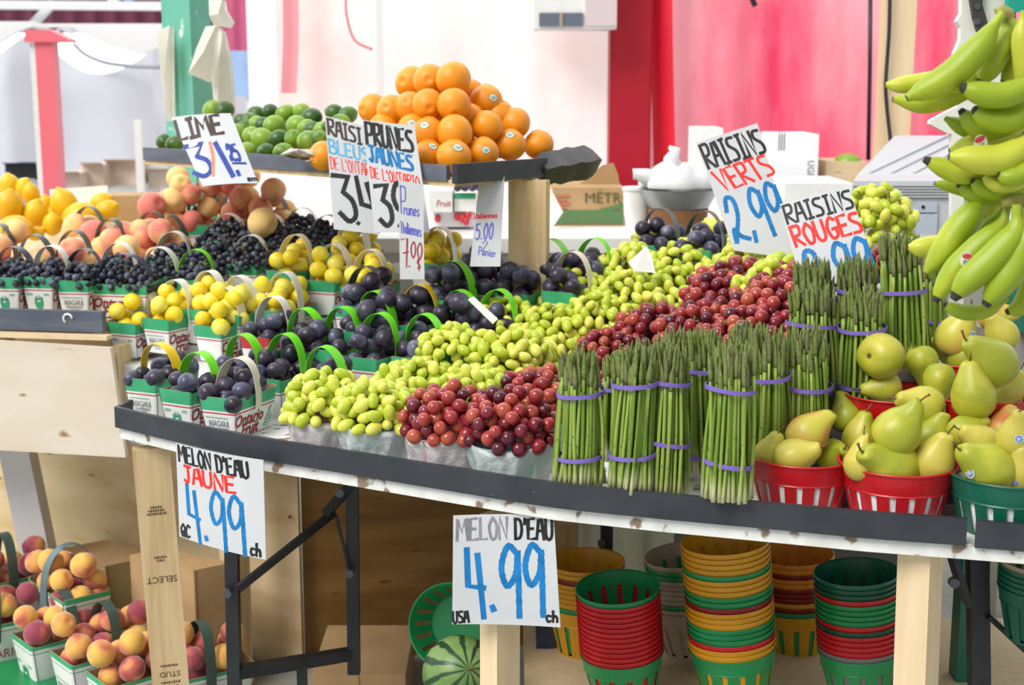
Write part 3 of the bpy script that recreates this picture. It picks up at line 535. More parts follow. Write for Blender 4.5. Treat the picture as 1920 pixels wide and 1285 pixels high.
q = smooth_path([at(648, -20, 5.5), at(650, 30, 5.5), at(665, 75, 5.5), at(698, 93, 5.5)], 8); m = MB(); m.tube([p - q[0] for p in q], .005, 6); o = ob('red_rope', m.mesh('red_rope', mat('pink_cord', (.75, .25, .27), .6)), None, q[0]); tag(o, 'thin red cord dangling against the pale pink tarpaulin', 'cord')
# electric box
a, b = at(1002, -60, 5.3), at(1097, 54, 5.3); c2 = at(1156, 54, 5.3); r_ = thing('electric_heater', 'white box with grey louvred window fixed to the red column', 'heater', (a.x, 5.3, b.z)); m = MB(); m.box(((c2.x - a.x) / 2, .12, .16), (c2.x - a.x, .24, .32)); ob('casing', sharp(m, 'casing', X['white']), r_)
m = MB(); m.box(((c2.x + b.x) / 2 - a.x, -.003, .16), (c2.x - b.x, .006, .30)); ob('side_cover', sharp(m, 'cover', mat('pinkish_grey_metal', (.66, .56, .56), .5)), r_)
p, q = at(1011, 49, 5.29), at(1093, 24, 5.29); m = MB(); m.box(((p.x + q.x) / 2 - a.x, -.005, (p.z + q.z) / 2 - b.z), (q.x - p.x, .008, q.z - p.z)); ob('window', sharp(m, 'window', mat('grey_window', (.13, .15, .19), .3)), r_)
m = MB(); m.box(((p.x + q.x) / 2 - a.x, -.011, (p.z + q.z) / 2 - b.z), (.012, .006, q.z - p.z)); ob('divider', sharp(m, 'divider', X['pbeige']), r_)
# wooden post with cable, right
a = at(1671, 200, 4.9); bar('wooden_post', X['wood2'], (a.x + .012, 4.9, 2.6), (a.x, 4.9, 0), .105, .07, 'tall pine post with a black cable before the red tarpaulin', 'post')
m = MB(); q = smooth_path([at(1669, -30, 4.84), at(1667, 60, 4.84), at(1661, 150, 4.84), at(1662, 190, 4.84), at(1667, 240, 4.84), at(1674, 300, 4.84)], 5); m.tube([p - q[0] for p in q], .0065, 6); o = ob('cable', m.mesh('cable', X['blk']), None, q[0]); tag(o, 'black cable running down the pine post', 'cable')
q = [at(1632, -30, 5.3), at(1631, 130, 5.3), at(1628, 300, 5.3)]; m = MB(); m.tube([p - q[0] for p in q], .008, 6); o = ob('cable', m.mesh('cable', X['blk']), None, q[0]); tag(o, 'dark cable hanging against the red tarpaulin left of the pine post', 'cable')
m = MB(); q = at(1409, 8, 4.6); m.tube([(0, 0, .09), (0, 0, .02), (.012, 0, -.006)], .009, 8); o = ob('hook', m.mesh('hook', X['blk']), None, q); tag(o, 'small black hook at the top above the grape signs', 'hook')
p, q = at(1425, 3, 4.6), at(1530, -3, 4.6); bar('wooden_batten', X['wood'], p + Vector((0, 0, .02)), q + Vector((0, 0, .02)), .03, .03, 'short wooden batten at the top edge beside the black hook', 'batten', Vector((0, 1, 0)))
# left: tents, corrugated roof, posts
m = MB(); z0, z1 = at(150, 62, 9).z, at(150, -60, 9).z
m.grid(160, 1, lambda u, v: Vector((-6.2 + 5.2 * u, 9 + .03 * S_(u * 260), z0 + (z1 - z0) * v))); o = ob('corrugated_roof', m.mesh('corrugated', X['maroon'])); tag(o, 'dark maroon corrugated sheet above the white tents', 'roof sheet')
m = MB(); m.grid(70, 1, lambda u, v: Vector((-5.8 + 4.6 * u, 8.9 - .2 * v, z0 + .02 + .02 * S_(u * 190) - .02 * v))); o = ob('roof_fringe', m.mesh('fringe', X['tent'])); tag(o, 'scalloped white canopy edge under the maroon corrugated sheet', 'canopy')
for x, lab in ((215, 'white tent frame post below the maroon roof, next to the blue one'), ): a = at(x, 30, 8.6); bar('tent_post', X['white'], (a.x, 8.6, 3.4), (a.x, 8.6, 1.9), .06, .06, lab, 'post')
a = at(243, 30, 8.6); bar('tent_post', X['tentblue'], (a.x, 8.6, 3.4), (a.x, 8.6, 1.9), .045, .045, 'light blue tent frame post below the maroon roof', 'post')
p, q = at(60, 48, 8.5), at(100, 5, 8.5); bar('tent_strut', X['foam'], p, q, .045, .045, 'slanted white strut in front of the maroon corrugated sheet', 'strut', Vector((0, 1, 0)))
p, q = at(-10, 9, 8.4), at(330, 12, 8.4); bar('tent_rail', X['foam'], p, q, .05, .05, 'white horizontal rail across the maroon corrugated sheet', 'rail', Vector((0, 1, 0)))
def tent(x0, x1, Y, ytop, sag, lab):
    a, b = at(x0, 300, Y), at(x1, 300, Y); m = MB()
    def fn(u, v):
        zt = at(x0, ytop[0], Y).z * (1 - u) + at(x0, ytop[1], Y).z * u - sag * 4 * u * (1 - u); return Vector((a.x + (b.x - a.x) * u, Y + .05 * S_(u * 7) + .25 * (v > .85) * (v - .85), .55 + (zt - .55) * v))
    o = ob('tent_wall', m.grid(40, 20, fn).mesh('tent', X['tent'])); tag(o, lab, 'tent')
for pts, lab in (([(66, 52), (130, 50), (200, 85), (265, 103), (290, 92), (330, 62), (330, 44), (66, 44)], 'white canopy roof sagging above the tent wall right of the coral post'), ([(-40, 98), (0, 78), (36, 56), (66, 48), (66, 40), (-40, 40)], 'white canopy roof rising to the coral post from the left edge')):
    P = [at(x, y, 7.2) for x, y in pts]; c = sum(P, Vector()) / len(P); m = MB(); m.prism([p - c for p in P], 0, .05, ax=Vector((0, 1, 0))); tag(ob('canopy', sharp(m, 'canopy', X['canopy']), None, c), lab, 'canopy')
tent(-60, 66, 7.4, (120, 55), .05, 'white tent wall left of the coral red post'); tent(66, 290, 7.5, (52, 90), .18, 'white sagging tent wall between coral red and green posts'); tent(285, 470, 7.7, (78, 110), .05, 'white tent wall behind the green painted post')
q = smooth_path([at(138, 82, 7.44), at(160, 102, 7.44), at(200, 118, 7.44), at(250, 124, 7.44), at(300, 126, 7.44)], 6); m = MB(); m.tube([p - q[0] for p in q], .012, 6); o = ob('tent_rope', m.mesh('tent_rope', mat('grey_cord', (.42, .42, .48), .7)), None, q[0]); tag(o, 'grey sagging cord across the white tent wall', 'cord')
a, b = at(447, 90, 7.0), at(447, 170, 7.0); m = MB(); m.grid(10, 8, lambda u, v: Vector((-.09 + .2 * u, .02 * S_(u * 4), -.12 - .02 * u + .30 * v - .10 * u * v))); o = ob('blue_awning', m.mesh('awning', X['tentblue']), None, (a.x, 7.0, (a.z + b.z) / 2)); tag(o, 'small blue awning seen between green post and pink tarpaulin', 'awning')
m = MB(); m.box((.04, .05, -(a.z + b.z) / 4), (.03, .03, (a.z + b.z) / 2 + .1)); ob('support_pole', sharp(m, 'pole', X['white']), o)
a, b = at(443, 0, 6.9), at(443, 95, 6.9); m = MB(); m.grid(12, 4, lambda u, v: Vector((-.07 + .15 * u, .015 * S_(u * 14), .36 * v))); o = ob('rose_curtain', m.mesh('curtain', X['magenta']), None, (a.x, 6.9, b.z)); tag(o, 'dark rose curtain hanging high right of the green post', 'curtain')
a = at(94, 200, 5.6); zt = at(94, 62, 5.6).z; r_ = thing('market_post', 'coral red post with a white edge before the white tents', 'post', (a.x, 5.6, 0)); m = MB(); m.box((0, 0, zt / 2), (.068, .07, zt)); ob('post', sharp(m, 'post', X['pinkpost']), r_)
m = MB(); m.box((-.045, .0, zt / 2 - .02), (.022, .06, zt - .04)); ob('white_edge', sharp(m, 'edge', X['white']), r_)
m = MB(); m.prism([Vector((-.07, 0, zt - .035)), Vector((.10, 0, zt - .035)), Vector((.10, 0, zt - .025)), Vector((.03, 0, zt + .01)), Vector((-.06, 0, zt + .012))], -.05, .05, ax=Vector((0, 1, 0))); ob('cap', sharp(m, 'cap', X['pinkpost']), r_)
a = at(262, 300, 6.2); bar('tent_pole', X['white'], (a.x, 6.2, at(262, 225, 6.2).z), (a.x, 6.2, 0), .03, .03, 'slim white tent leg behind the lime sign', 'post')
# blurred boxes beyond the left stall
bx = [(120, 340, 60, 30, 'tan', 'brown carton lying far behind the lemons'), (175, 332, 40, 44, 'tan', 'upright brown carton standing behind the stall left of the lime tray'), (228, 326, 60, 44, 'tan', 'pale wooden crate behind the stall below the white tent'), (300, 336, 44, 34, 'tan', 'brown carton left of the green post under the lime tray'), (40, 322, 60, 26, 'blk', 'black crate lying behind the lemons at the left edge'), (150, 352, 300, 30, 'foam', 'long pale counter far behind the peaches and lemons')]
for i, (x, y, w, h, mt, lab) in enumerate(bx):
    Y = 6.6 + .12 * i; c = at(x, y, Y); s = Y / FP; m = MB(); m.box((0, .12, 0), (w * s, .24, h * s)); m.prism([Vector((-w * s * .5, 0, h * s * .5)), Vector((w * s * .5, 0, h * s * .5)), Vector((w * s * .55, -.06, h * s * .62)), Vector((-w * s * .45, -.06, h * s * .62))], 0, .004) ; o = ob('carton' if mt == 'tan' else 'crate' if mt == 'blk' else 'back_counter', sharp(m, 'carton', X[mt]), None, c); tag(o, lab, 'box' if mt != 'foam' else 'counter')
c = at(88, 338, 7.15); m = MB(); m.box((0, 0, 0), (.11, .05, .032), 0, Matrix.Rotation(R(25), 3, 'Y')); o = ob('blue_packet', sharp(m, 'packet', mat('violet_blue_packet', (.06, .05, .34), .5)), None, c); tag(o, 'small violet blue packet behind the lemons under coral post', 'packet')
# green painted post with hanging bags
a = at(356, 200, 4.35); r_ = thing('market_post', 'green painted wooden post with chipped spots behind the lime tray', 'post', (a.x, 4.35, 0)); m = MB(); m.box((0, 0, 1.0), (.112, .09, 2.2), 0, Matrix.Rotation(R(-30), 3, 'Z')); ob('post', sharp(m, 'post', X['teal']), r_)
X['sack'] = mat('off_white_sack_plastic', [(.70, .68, .58), (.80, .78, .70)], .5, .4, noise=9, trans=.25)
def sackm(pts, dep, th=.03):
    m = MB(); n = len(pts)
    for sgn in (-1, 1): m.add([at(x, y, dep) + Vector((0, sgn * th * (1 if 0 < i else .4) * (.4 + .6 * S_(i * 1.9) ** 2), 0)) for i, (x, y) in enumerate(pts)] + [sum((at(x, y, dep) for x, y in pts), Vector()) / n + Vector((0, sgn * th * 1.3, 0))], [(i, (i + 1) % n, n) for i in range(n)])
    c = sum((Vector(v) for v in m.v), Vector()) / len(m.v); m.v = [tuple(Vector(v) - c) for v in m.v]; return m, c
for nm, pts, lab, D in (('plastic_sack', [(294, 60), (322, 48), (326, 225), (316, 228), (308, 160)], 'off-white sack hanging on the left side of the green post', 4.28), ('plastic_sack', [(392, 0), (420, 0), (424, 20), (438, 42), (430, 52), (402, 48), (396, 30)], 'crumpled off-white sack knotted at the top right of the green post', 4.2), ('plastic_sack', [(386, 50), (408, 48), (404, 110), (396, 155), (357, 138), (370, 90)], 'small folded white bag hanging in front of the green post', 4.17), ('plastic_sack', [(404, 45), (420, 60), (432, 110), (442, 225), (408, 225), (398, 150)], 'long pale sack hanging right of the green post', 4.25)):
    m, c = sackm(pts, D); o = ob(nm, m.mesh('sack', X['sack'], True, 50), None, c); tag(o, lab, 'bag', 'bags hanging on the green post')
# ------------------------------------------------------------------ back counter and what stands on it
CZ = 1.015
m = MB(); m.box((.95, 4.45, CZ - .02), (3.0, 1.0, .04)); m.box((.95, 4.02, CZ - .30), (2.9, .03, .52)); o = ob('back_counter', sharp(m, 'counter', mat('white_counter_top', [(.80, .80, .79), (.85, .85, .84)], .4, .5, noise=5))); tag(o, 'long white counter behind the plums and grapes', 'counter')
def carton(x0, x1, y0, y1, Y, dep, mt, lab, cat='box', name='carton', z=None):
    p, q = at(x0, y1, Y), at(x1, y0, Y); b_ = CZ if z is None else z; r_ = thing(name, lab, cat, ((p.x + q.x) / 2, Y + dep / 2, b_)); m = MB(); w, h = q.x - p.x, q.z - b_; m.box((0, 0, h / 2), (w, dep, h)); ob('body', sharp(m, 'body', X[mt]), r_); return r_, w, h
r_, w, h = carton(1036, 1170, 352, 415, 4.3, .3, 'box', 'brown produce carton with green band and black lettering on the counter')
m = MB(); m.box((0, -.152, .028), (w, .004, .04)); ob('green_band', sharp(m, 'band', mat('olive_green_print', (.10, .20, .07), .7)), r_)
m = MB(); word(m, 'MÉTRO', .045, (.062, -.1535, h * .72), (1, 0, 0), (0, 0, 1), 0, 1); ob('printed_lettering', m.mesh('letters', mat('dark_olive_print', (.09, .10, .03), .7), False), r_)
m = MB(); m.add([Vector((.03, -.153, h * .42)), Vector((.115, -.153, h * .62)), Vector((.115, -.153, h * .50)), Vector((.035, -.153, h * .35))], [(0, 1, 2, 3)])
for k in range(5): m.strip([(-.10, -.153, h * (.78 - k * .1)), (-.055 - .01 * (k % 2), -.153, h * (.78 - k * .1))], (0, 0, .006), .0004, 1)
ob('printed_mark', m.mesh('mark', [mat('green_leaf_print', (.08, .22, .07), .7), mat('reddish_print', (.55, .16, .08), .7)], False), r_)
m = MB(); m.prism([Vector((-.02, 0, h)), Vector((.105, 0, h)), Vector((.10, 0, h + .03)), Vector((.085, 0, h + .066)), Vector((.05, 0, h + .058))], .0, .004, ax=Vector((0, 1, 0))); ob('open_flap', sharp(m, 'flap', X['box']), r_)
m = MB(); m.prism([at(1032, 352, 4.2), at(1056, 398, 4.2), at(1030, 436, 4.2)], 0, .004, ax=Vector((0, 1, 0))); c = at(1032, 436, 4.2); m.v = [tuple(Vector(v) - c) for v in m.v]; o = ob('paper_sheet', sharp(m, 'sheet', X['white']), None, c); tag(o, 'white folded paper leaning on the brown produce carton', 'paper')
c = at(1193, 440, 4.05); m = MB(); m.lathe([(.024, 0), (.034, .085), (.035, .12), (.0385, .122), (.0385, .130), (.033, .130)], 24, 0, (True, True)); o = ob('paper_cup', m.mesh('cup', X['white'], True, 40), None, (c.x, 4.05, CZ)); o.scale = (1.12, 1.12, 1.05); tag(o, 'white paper cup with a lid beside the brown carton', 'cup')
# bowl with plastic bag
c = at(1272, 385, 4.0); r_ = thing('weighing_bowl', 'grey oval bowl on a wicker stand heaped with white plastic bags', 'bowl', (c.x, 4.0, CZ)); m = MB(); m.lathe([(.05, .055), (.085, .085), (.107, .125), (.111, .135), (.104, .130), (.06, .09), (.001, .085)], 28, 0, (True, False)); ob('bowl', m.mesh('bowl', mat('grey_metal_bowl', (.36, .37, .38), .35, metal=.4), True, 40), r_)
m = MB(); m.lathe([(.075, 0), (.085, .08), (.08, .08)], 20, 0, (True, True)); ob('wicker_stand', m.mesh('stand', mat('brown_wicker', [(.20, .09, .04), (.34, .17, .08)], .8, .2, wave=60, dist=1), True, 40), r_)
rg = random.Random(5); m = ball(28, 14, lambda t, p: (.112 * S_(t) ** .8 * (1 + .10 * S_(3 * p + 1) + .06 * S_(7 * p)), .06 * Cn(t) * (1 + .15 * S_(5 * p + t * 4)))); m.v = [(x, y, max(z, -.005) + .145) for x, y, z in m.v]
for bp in ([(-.06, -.02, .16), (-.1, -.03, .172), (-.128, -.03, .178), (-.125, -.03, .164)], [(-.02, 0, .19), (-.022, 0, .22), (-.012, 0, .245), (-.03, 0, .25)]): m.tube(bp, [.03, .022, .016, .006], 10)
ob_ = ob('white_bag', m.mesh('white_bag', mat('white_bag_heap', (.84, .85, .85), .4, trans=.2, bump=(30, .6)), True), None, r_.location); tag(ob_, 'crumpled white plastic bag heaped on the grey bowl', 'bag')
r_, w, h = carton(1448, 1536, 252, 400, 4.45, .25, 'foam', 'large white carton with small grey lettering behind the grape signs')
m = MB(); word(m, 'UGIS', .030, (.045, -.1265, .16), (0, 0, -1), (1, 0, 0), 0, .9)
for k in range(3): m.strip([(-.055 + k * .008, -.1265, .22), (-.055 + k * .008, -.1265, .28)], (.003, 0, 0), .0004)
ob('printed_lettering', m.mesh('letters', X['greyink'], False), r_)
carton(1302, 1356, 240, 400, 4.6, .2, 'white', 'tall white carton standing left of the large white carton')
carton(1545, 1625, 303, 400, 4.5, .22, 'ply2', 'low pale wooden crate right of the large white carton', 'crate', 'crate')
c = at(1590, 300, 4.55); o = ob('green_pepper', ball(16, 10, lambda t, p: (.045 * S_(t), .03 * Cn(t))).mesh('pepper', X['lime']), None, (c.x, 4.55, at(1590, 305, 4.55).z)); tag(o, 'green vegetable peeking out of the pale wooden crate', 'vegetable')
carton(1470, 1600, 344, 385, 4.06, .32, 'white', 'flat white box lid behind the red grapes sign', 'box', 'box')
# grey register
p, q = at(1596, 440, 3.75), at(1800, 330, 3.75); GZ = at(1700, 432, 3.75).z; W2 = q.x - p.x + .1; zt = at(1700, 338, 3.75).z - GZ; r_ = thing('storage_chest', 'grey plastic chest with ridged sloping lid and small drawers', 'chest', (p.x, 3.75, GZ)); m = MB(); pl = mat('light_grey_plastic', [(.50, .53, .55), (.55, .58, .60)], .45, .4, noise=4); m.box((W2 / 2 + .02, .22, zt * .32), (W2 - .04, .44, zt * .64)); ob('body', sharp(m, 'body', pl), r_)
m = MB(); m.prism([Vector((0, 0, zt * .64)), Vector((0, 0, zt * .98)), Vector((0, .12, zt * 1.05)), Vector((0, .46, zt * 1.75)), Vector((0, .46, zt * .64))], 0, W2, ax=Vector((1, 0, 0)))
for k in range(5): m.box((W2 / 2, -.004, zt * (.68 + .055 * k)), (W2 + .01, .01, .004))
for k in range(4): m.beam((.03 + .06 * k, .13, zt * 1.06), (.16 + .055 * k, .45, zt * 1.74), .008, .012)
m.v = [(x + .55 * max(0, y - .05) * (1 - .0 * x), y, z) for x, y, z in m.v]
ob('lid', sharp(m, 'lid', mat('pale_grey_plastic_lid', (.50, .52, .54), .45)), r_)
for k, (x0, y0, x1, y1) in enumerate([(1717, 378, 1757, 398), (1717, 401, 1757, 440)]):
    a, b = at(x0, y1, 3.745), at(x1, y0, 3.745); m = MB(); m.box(((a.x + b.x) / 2 - p.x, -.004, (a.z + b.z) / 2 - GZ), (b.x - a.x, .012, b.z - a.z)); d_ = ob('drawer', sharp(m, 'drawer', mat('blue_grey_drawer', (.46, .52, .60), .4)), r_)
    if k == 0: m = MB(); m.tube([((a.x + b.x) / 2 - p.x - .01, -.012, (a.z + b.z) / 2 - GZ), ((a.x + b.x) / 2 - p.x - .01, -.009, (a.z + b.z) / 2 - GZ)], .005, 10); ob('lock', m.mesh('lock', X['blk'], False), d_)
pts = [(1658, 372), (1712, 352), (1726, 405), (1716, 420)]; m = MB(); m.prism([at(x, y, 3.97) for x, y in [(1672, 364), (1708, 354), (1713, 386), (1690, 396)]], 0, .10, 0, Vector((.2, 1, 0)).normalized()); m.prism([at(x, y, 3.968) for x, y in [(1690, 396), (1713, 386), (1724, 412), (1714, 424)]], 0, .10, 1, Vector((.2, 1, 0)).normalized()); c = at(1700, 420, 3.97); m.v = [tuple(Vector(v) - c) for v in m.v]; o = ob('pink_box', sharp(m, 'pinkbox', [mat('magenta_card', (.62, .10, .38), .5), X['white']]), None, c); tag(o, 'open magenta and white cardboard box behind the far green grapes', 'box')
# punnets seen below the orange tray
for i, (x0, x1, y0, y1, mt, lab) in enumerate([(806, 848, 358, 398, 'white', 'white berry carton with red lettering under the orange tray'), (852, 892, 362, 398, 'green', 'green edged berry carton beside the white berry carton'), (812, 888, 398, 428, 'foam', 'clear berry tray with strawberries under the berry cartons')]):
    r_, w, h = carton(x0, x1, y0, y1, 4.15 + .02 * i, .14, mt if mt != 'green' else 'white', lab, 'carton', 'berry_carton', z=at(x0, y1, 4.15).z)
    if i == 0: m = MB(); word(m, 'Fruit', .028, (.006, -.0715, h * .4), (1, 0, 0), (0, 0, 1), 0, .8, .25); ob('printed_lettering', m.mesh('letters', X['redline'], False), r_)
    if i == 1: m = MB(); m.box((0, -.071, h * .85), (w, .003, h * .3)); ob('green_band', sharp(m, 'band', X['green']), r_)
    if i == 2:
        for k, (u, v) in enumerate([(-.045, .02), (.028, .02), (.045, .03), (.038, .012), (.012, .026)]):
            o = ob('strawberry', ell(.010, .013).mesh('strawberry', mat('strawberry_red', (.62, .04, .05), .35)), None, r_.location + Vector((u, -.085, v + .006))); tag(o, 'red strawberry at the front of the clear berry tray', 'strawberry', 'strawberries in the clear berry tray')
for k in range(7):
    o = ob('blueberry', ell(.012, .012).mesh('blueberry', X['plum']), None, at(858 + k * 7, 352 - (k % 2) * 4, 4.15)); tag(o, 'dark berry heaped on the green edged berry carton', 'berry', 'dark berries under the orange tray')
# ------------------------------------------------------------------ raised tray of limes and oranges
TZ = 1.24; tc = on(853, 338, TZ); tl_ = on(272, 298, TZ); tr = on(1022, 323, TZ); dl = (tl_ - tc).normalized(); dr = Vector((-dl.y, dl.x, 0)); dr = dr if dr.x > 0 else -dr; dr = (tr - tc).normalized(); tl2 = tl_ + dl * .02
r_ = thing('raised_fruit_tray', 'raised wooden tray with black rubber edges holding limes and oranges', 'tray', tc); bk = dr * .46; m = MB()
tend = tc + dr * .40; m.prism([p - tc for p in (tc, tend, tend + dl * .7, tl_ + dr * .35, tl_)], -.014, 0); ob('board', sharp(m, 'board', X['wood']), r_)
m = MB(); mid = tc + dl * .40 - tc
m.beam((tl_ - tc) + Vector((0, 0, .014)), dl * .02 + Vector((0, 0, .014)), .012, .034, dr); ob('left_edge_strip', m.mesh('strip', mat('weathered_black_rubber', [(.085, .095, .13), (.13, .14, .18)], .55, .4, noise=9, stretch=(1, 1, 4)), False), r_)
m = MB(); m.beam(Vector((0, -.012, .014)) - dr * .0, (tr - tc) + Vector((0, -.012, .012)), .014, .042, -dl); ob('right_edge_strip', m.mesh('strip', X['lip'], False), r_)
m = MB(); q = [(tr - tc) + dr * .0165 * k + Vector((.005 * k, 0, .008 + .0015 * k + .002 * S_(k * 2))) for k in range(-1, 9)]; m.tube(q, [.032, .041, .040, .043, .041, .043, .042, .043, .041, .030], 4, 0, True, .9, math.pi / 4); ob('wrapped_corner', m.mesh('wrap', mat('wrinkled_black_plastic', [(.030, .029, .031), (.065, .06, .06)], .5, .5, noise=14, bump=(18, 1.0)), True, 50), r_)
a = at(992, 400, 3.25); m = MB(); m.box((0, 0, 0), (.088, .04, .46)); o = ob('tray_post', sharp(m, 'post', X['wood']), None, (a.x, 3.25, TZ - .244)); o.rotation_euler = (0, 0, R(-14)); tag(o, 'short wooden post carrying the orange tray', 'post')
m = MB(); pts = [(525, 290), (545, 278), (560, 280), (590, 280), (601, 282), (600, 296), (575, 303), (560, 298), (540, 296)]; m.prism([at(x, y, 3.33 + .03 * S_(i * 2)) for i, (x, y) in enumerate(pts)], 0, .01, ax=Vector((0, 1, 0))); c = at(560, 297, 3.33); m.v = [tuple(Vector(v) - c) for v in m.v]; o = ob('torn_cardboard', sharp(m, 'torn', mat('torn_brown_white_card', [(.36, .24, .15), (.72, .68, .62)], .8, noise=20, ramp=(.4, .5))), None, c); tag(o, 'torn scrap of cardboard among the limes at the tray edge', 'cardboard')
OR = [(772, 156, 62, .26), (806, 152, 62, .20), (850, 149, 70, .15), (699, 204, 54, .22), (734, 206, 55, .17), (769, 201, 58, .15), (803, 197, 60, .11), (851, 197, 63, .08), (911, 189, 61, .20), (880, 176, 55, .24), (774, 242, 55, .10), (804, 249, 60, .05), (853, 249, 70, .03), (913, 237, 60, .10), (965, 231, 58, .19), (880, 222, 50, .14), (804, 291, 58, .02), (851, 294, 66, -.02), (906, 286, 57, .04), (956, 272, 60, .12), (1010, 272, 56, .2), (720, 240, 55, .16), (607, 293, 34, .17), (760, 285, 54, .06), (735, 290, 52, .1), (935, 215, 50, .2)]
ol = {0: 'orange at the left of the top three oranges', 1: 'middle orange of the top three on the pile', 2: 'topmost large orange crowning the pyramid', 8: 'orange with green sticker high on the right slope of the pyramid', 14: 'large orange on the right slope beside the tray corner, without sticker', 20: 'rightmost orange lying low beside the wrapped tray corner', 17: 'front orange with green sticker at the corner of the tray edges', 22: 'lone orange lying low beside the limes behind the blue grapes sign', 3: 'leftmost orange of the second row beside the limes'}
stk = {8: (.45, .2), 10: (0, .4), 11: (-.2, .5), 17: (.25, .55), 16: (.3, .6), 18: (.2, .2), 19: (.0, .65)}
def sticker(o, d, r, mts, name='sticker', w=1.0):
    d = Vector(d).normalized(); x = d.orthogonal().normalized(); x = (Vector((1, 0, 0)) - d * d.x).normalized(); y = d.cross(x); m = MB(); n = 16
    for k, (s0, s1, mi) in enumerate([(0, .86, 1), (.86, 1.0, 0)]):
        vs = []
        for j in (s0, s1): vs += [d * r(j) + (x * Cn(2 * math.pi * i / n) * w + y * S_(2 * math.pi * i / n)) * .0085 * j for i in range(n)]
        m.add(vs, [(i, (i + 1) % n, n + (i + 1) % n, n + i) for i in range(n)], mi)
    for k in (-1, 0, 1): m.strip([d * (r(.5) + .0004) + x * (-.0045 * w + .0012 * k) + y * (.0028 * k), d * (r(.5) + .0004) + x * (.0045 * w - .001 * k) + y * (.0028 * k + .001)], y * .0011, .0003, 0)
    return ob(name, m.mesh('sticker', mts, True), o)
X['stg'] = mat('green_sticker', (.04, .30, .17), .4); X['stw'] = mat('white_sticker', (.80, .82, .80), .4); X['stb'] = mat('blue_sticker', (.10, .20, .50), .4)
rg = random.Random(11)
for i, (x, y, d, dy) in enumerate(OR):
    Y = 3.17 + dy; p = at(x, y, Y); s = d / FP * Y / .077 / ct; o = ob('orange', ME['orange'], None, p, qz((rg.uniform(-.9, -.2) if x < 800 else rg.uniform(-.6, .6), -1 if x < 830 else rg.uniform(-.3, 1), rg.uniform(-.3, .5)), rg.uniform(0, 6)), min(1.08, max(.93, s)))
    tag(o, ol.get(i, 'ripe orange in the pyramid of oranges on the raised tray'), 'orange', 'oranges in the pyramid')
    if i in stk:
        o.rotation_mode = 'QUATERNION'; o.rotation_quaternion = qz((.1, .3, 1)); u, v = stk[i]; dd = Vector((u, -math.sqrt(max(.05, 1 - u * u - v * v)), v)); dd = o.rotation_quaternion.inverted() @ dd; sticker(o, dd, lambda j: .0388 - .0009 * j * j, [X['stg'], X['stw']], w=1.3)['label'] = 'small green oval sticker'
LM = [(399, 209, 46), (422, 207, 36), (307, 266, 30), (328, 270, 30), (445, 253, 42), (461, 241, 36), (453, 229, 34), (470, 226, 24), (482, 234, 36), (495, 235, 32), (507, 211, 34), (536, 213, 36), (565, 209, 30), (515, 236, 42), (557, 236, 42), (584, 221, 38), (588, 244, 30), (606, 244, 30), (472, 256, 40), (493, 261, 44), (524, 261, 38), (551, 262, 38), (578, 265, 43), (602, 262, 34), (464, 285, 40), (501, 288, 40), (532, 285, 36), (628, 212, 34), (652, 216, 28), (436, 270, 34), (480, 214, 30), (575, 240, 32), (640, 230, 32), (622, 240, 34)]
for i, (x, y, d) in enumerate(LM):
    tl = (853 - x) / 581; Y = 3.05 + .77 * tl + .06 + max(0, (290 - y) / 80 * .30); p = at(x, y, Y); s = min(1.12, max(.85, d / FP * Y / .055)); rg = random.Random(i + 40)
    o = ob('lime', ME['lime'], None, p, qz((rg.uniform(-1, 1), rg.uniform(-.8, .3), rg.uniform(-.2, .3)), rg.random() * 6), s)
    tag(o, {0: 'large lime peeking over the top of the lime sign', 2: 'leftmost lime at the left end of the raised tray', 27: 'lime on the right of the pile behind the top edge of the blue grapes sign', 10: 'lime at the top left peak of the pile right of the lime sign', 25: 'lime resting on the tray edge left of the torn cardboard'}.get(i, 'green lime in the pile on the raised tray'), 'lime', 'limes in the pile')
def prop_up(name, lim, d, labels, group, cat):       # hidden lower fruit that carry the visible ones
    pts = [o for o in C.objects if o.get('category') == cat]; pos = [o.location.copy() for o in pts]
    for o in list(pts):
        p = o.location.copy()
        while p.z - d * 1.25 > lim:
            p = p + Vector((0, .012, -d * .9))
            if all((p - q).length > d * .82 for q in pos):
                c = o.copy(); C.objects.link(c); c.location = p; c['label'] = labels; c['group'] = group; pos.append(p.copy())
prop_up('lime', TZ, .054, 'green lime in the pile on the raised tray', 'limes in the pile', 'lime'); prop_up('orange', TZ, .076, 'ripe orange in the pyramid of oranges on the raised tray', 'oranges in the pyramid', 'orange')
# ------------------------------------------------------------------ left stand with plywood front
r_ = thing('produce_stand', 'left produce stand with pale plywood front and grey edge strip', 'stand', (LA.x, LA.y, 0), LROT); wl = (LB - LA).length
m = MB(); m.prism([Vector((-.5, a_, b_)) for a_, b_ in ((-.02, .865), (-.02, .886), (.205, .886), (.21, .858), (.44, .858), (1.3, 1.04), (1.3, 1.02), (.44, .84))], 0, .5 + wl - .012, ax=Vector((1, 0, 0))); ob('top_board', sharp(m, 'top', X['wood']), r_)
m = MB(); m.box(((wl - .48) / 2, -.03, .899), (wl + .52, .022, .048)); ob('edge_strip', sharp(m, 'strip', mat('weathered_grey_strip', [(.075, .09, .125), (.12, .135, .175)], .6, .3, noise=6, stretch=(1, 1, 6), spots=(40, .74, (.26, .28, .32)))), r_)
pz0, pz1 = .60, .862; m = MB(); m.prism([Vector((-.5, 0, pz0 - .0)), Vector((wl + .076, 0, pz0 - .012)), Vector((wl + .052, 0, pz1 - .016)), Vector((-.5, 0, pz1 + .01))], -.075, -.060, ax=Vector((0, 1, 0))); ob('front_panel', sharp(m, 'front', X['ply']), r_)
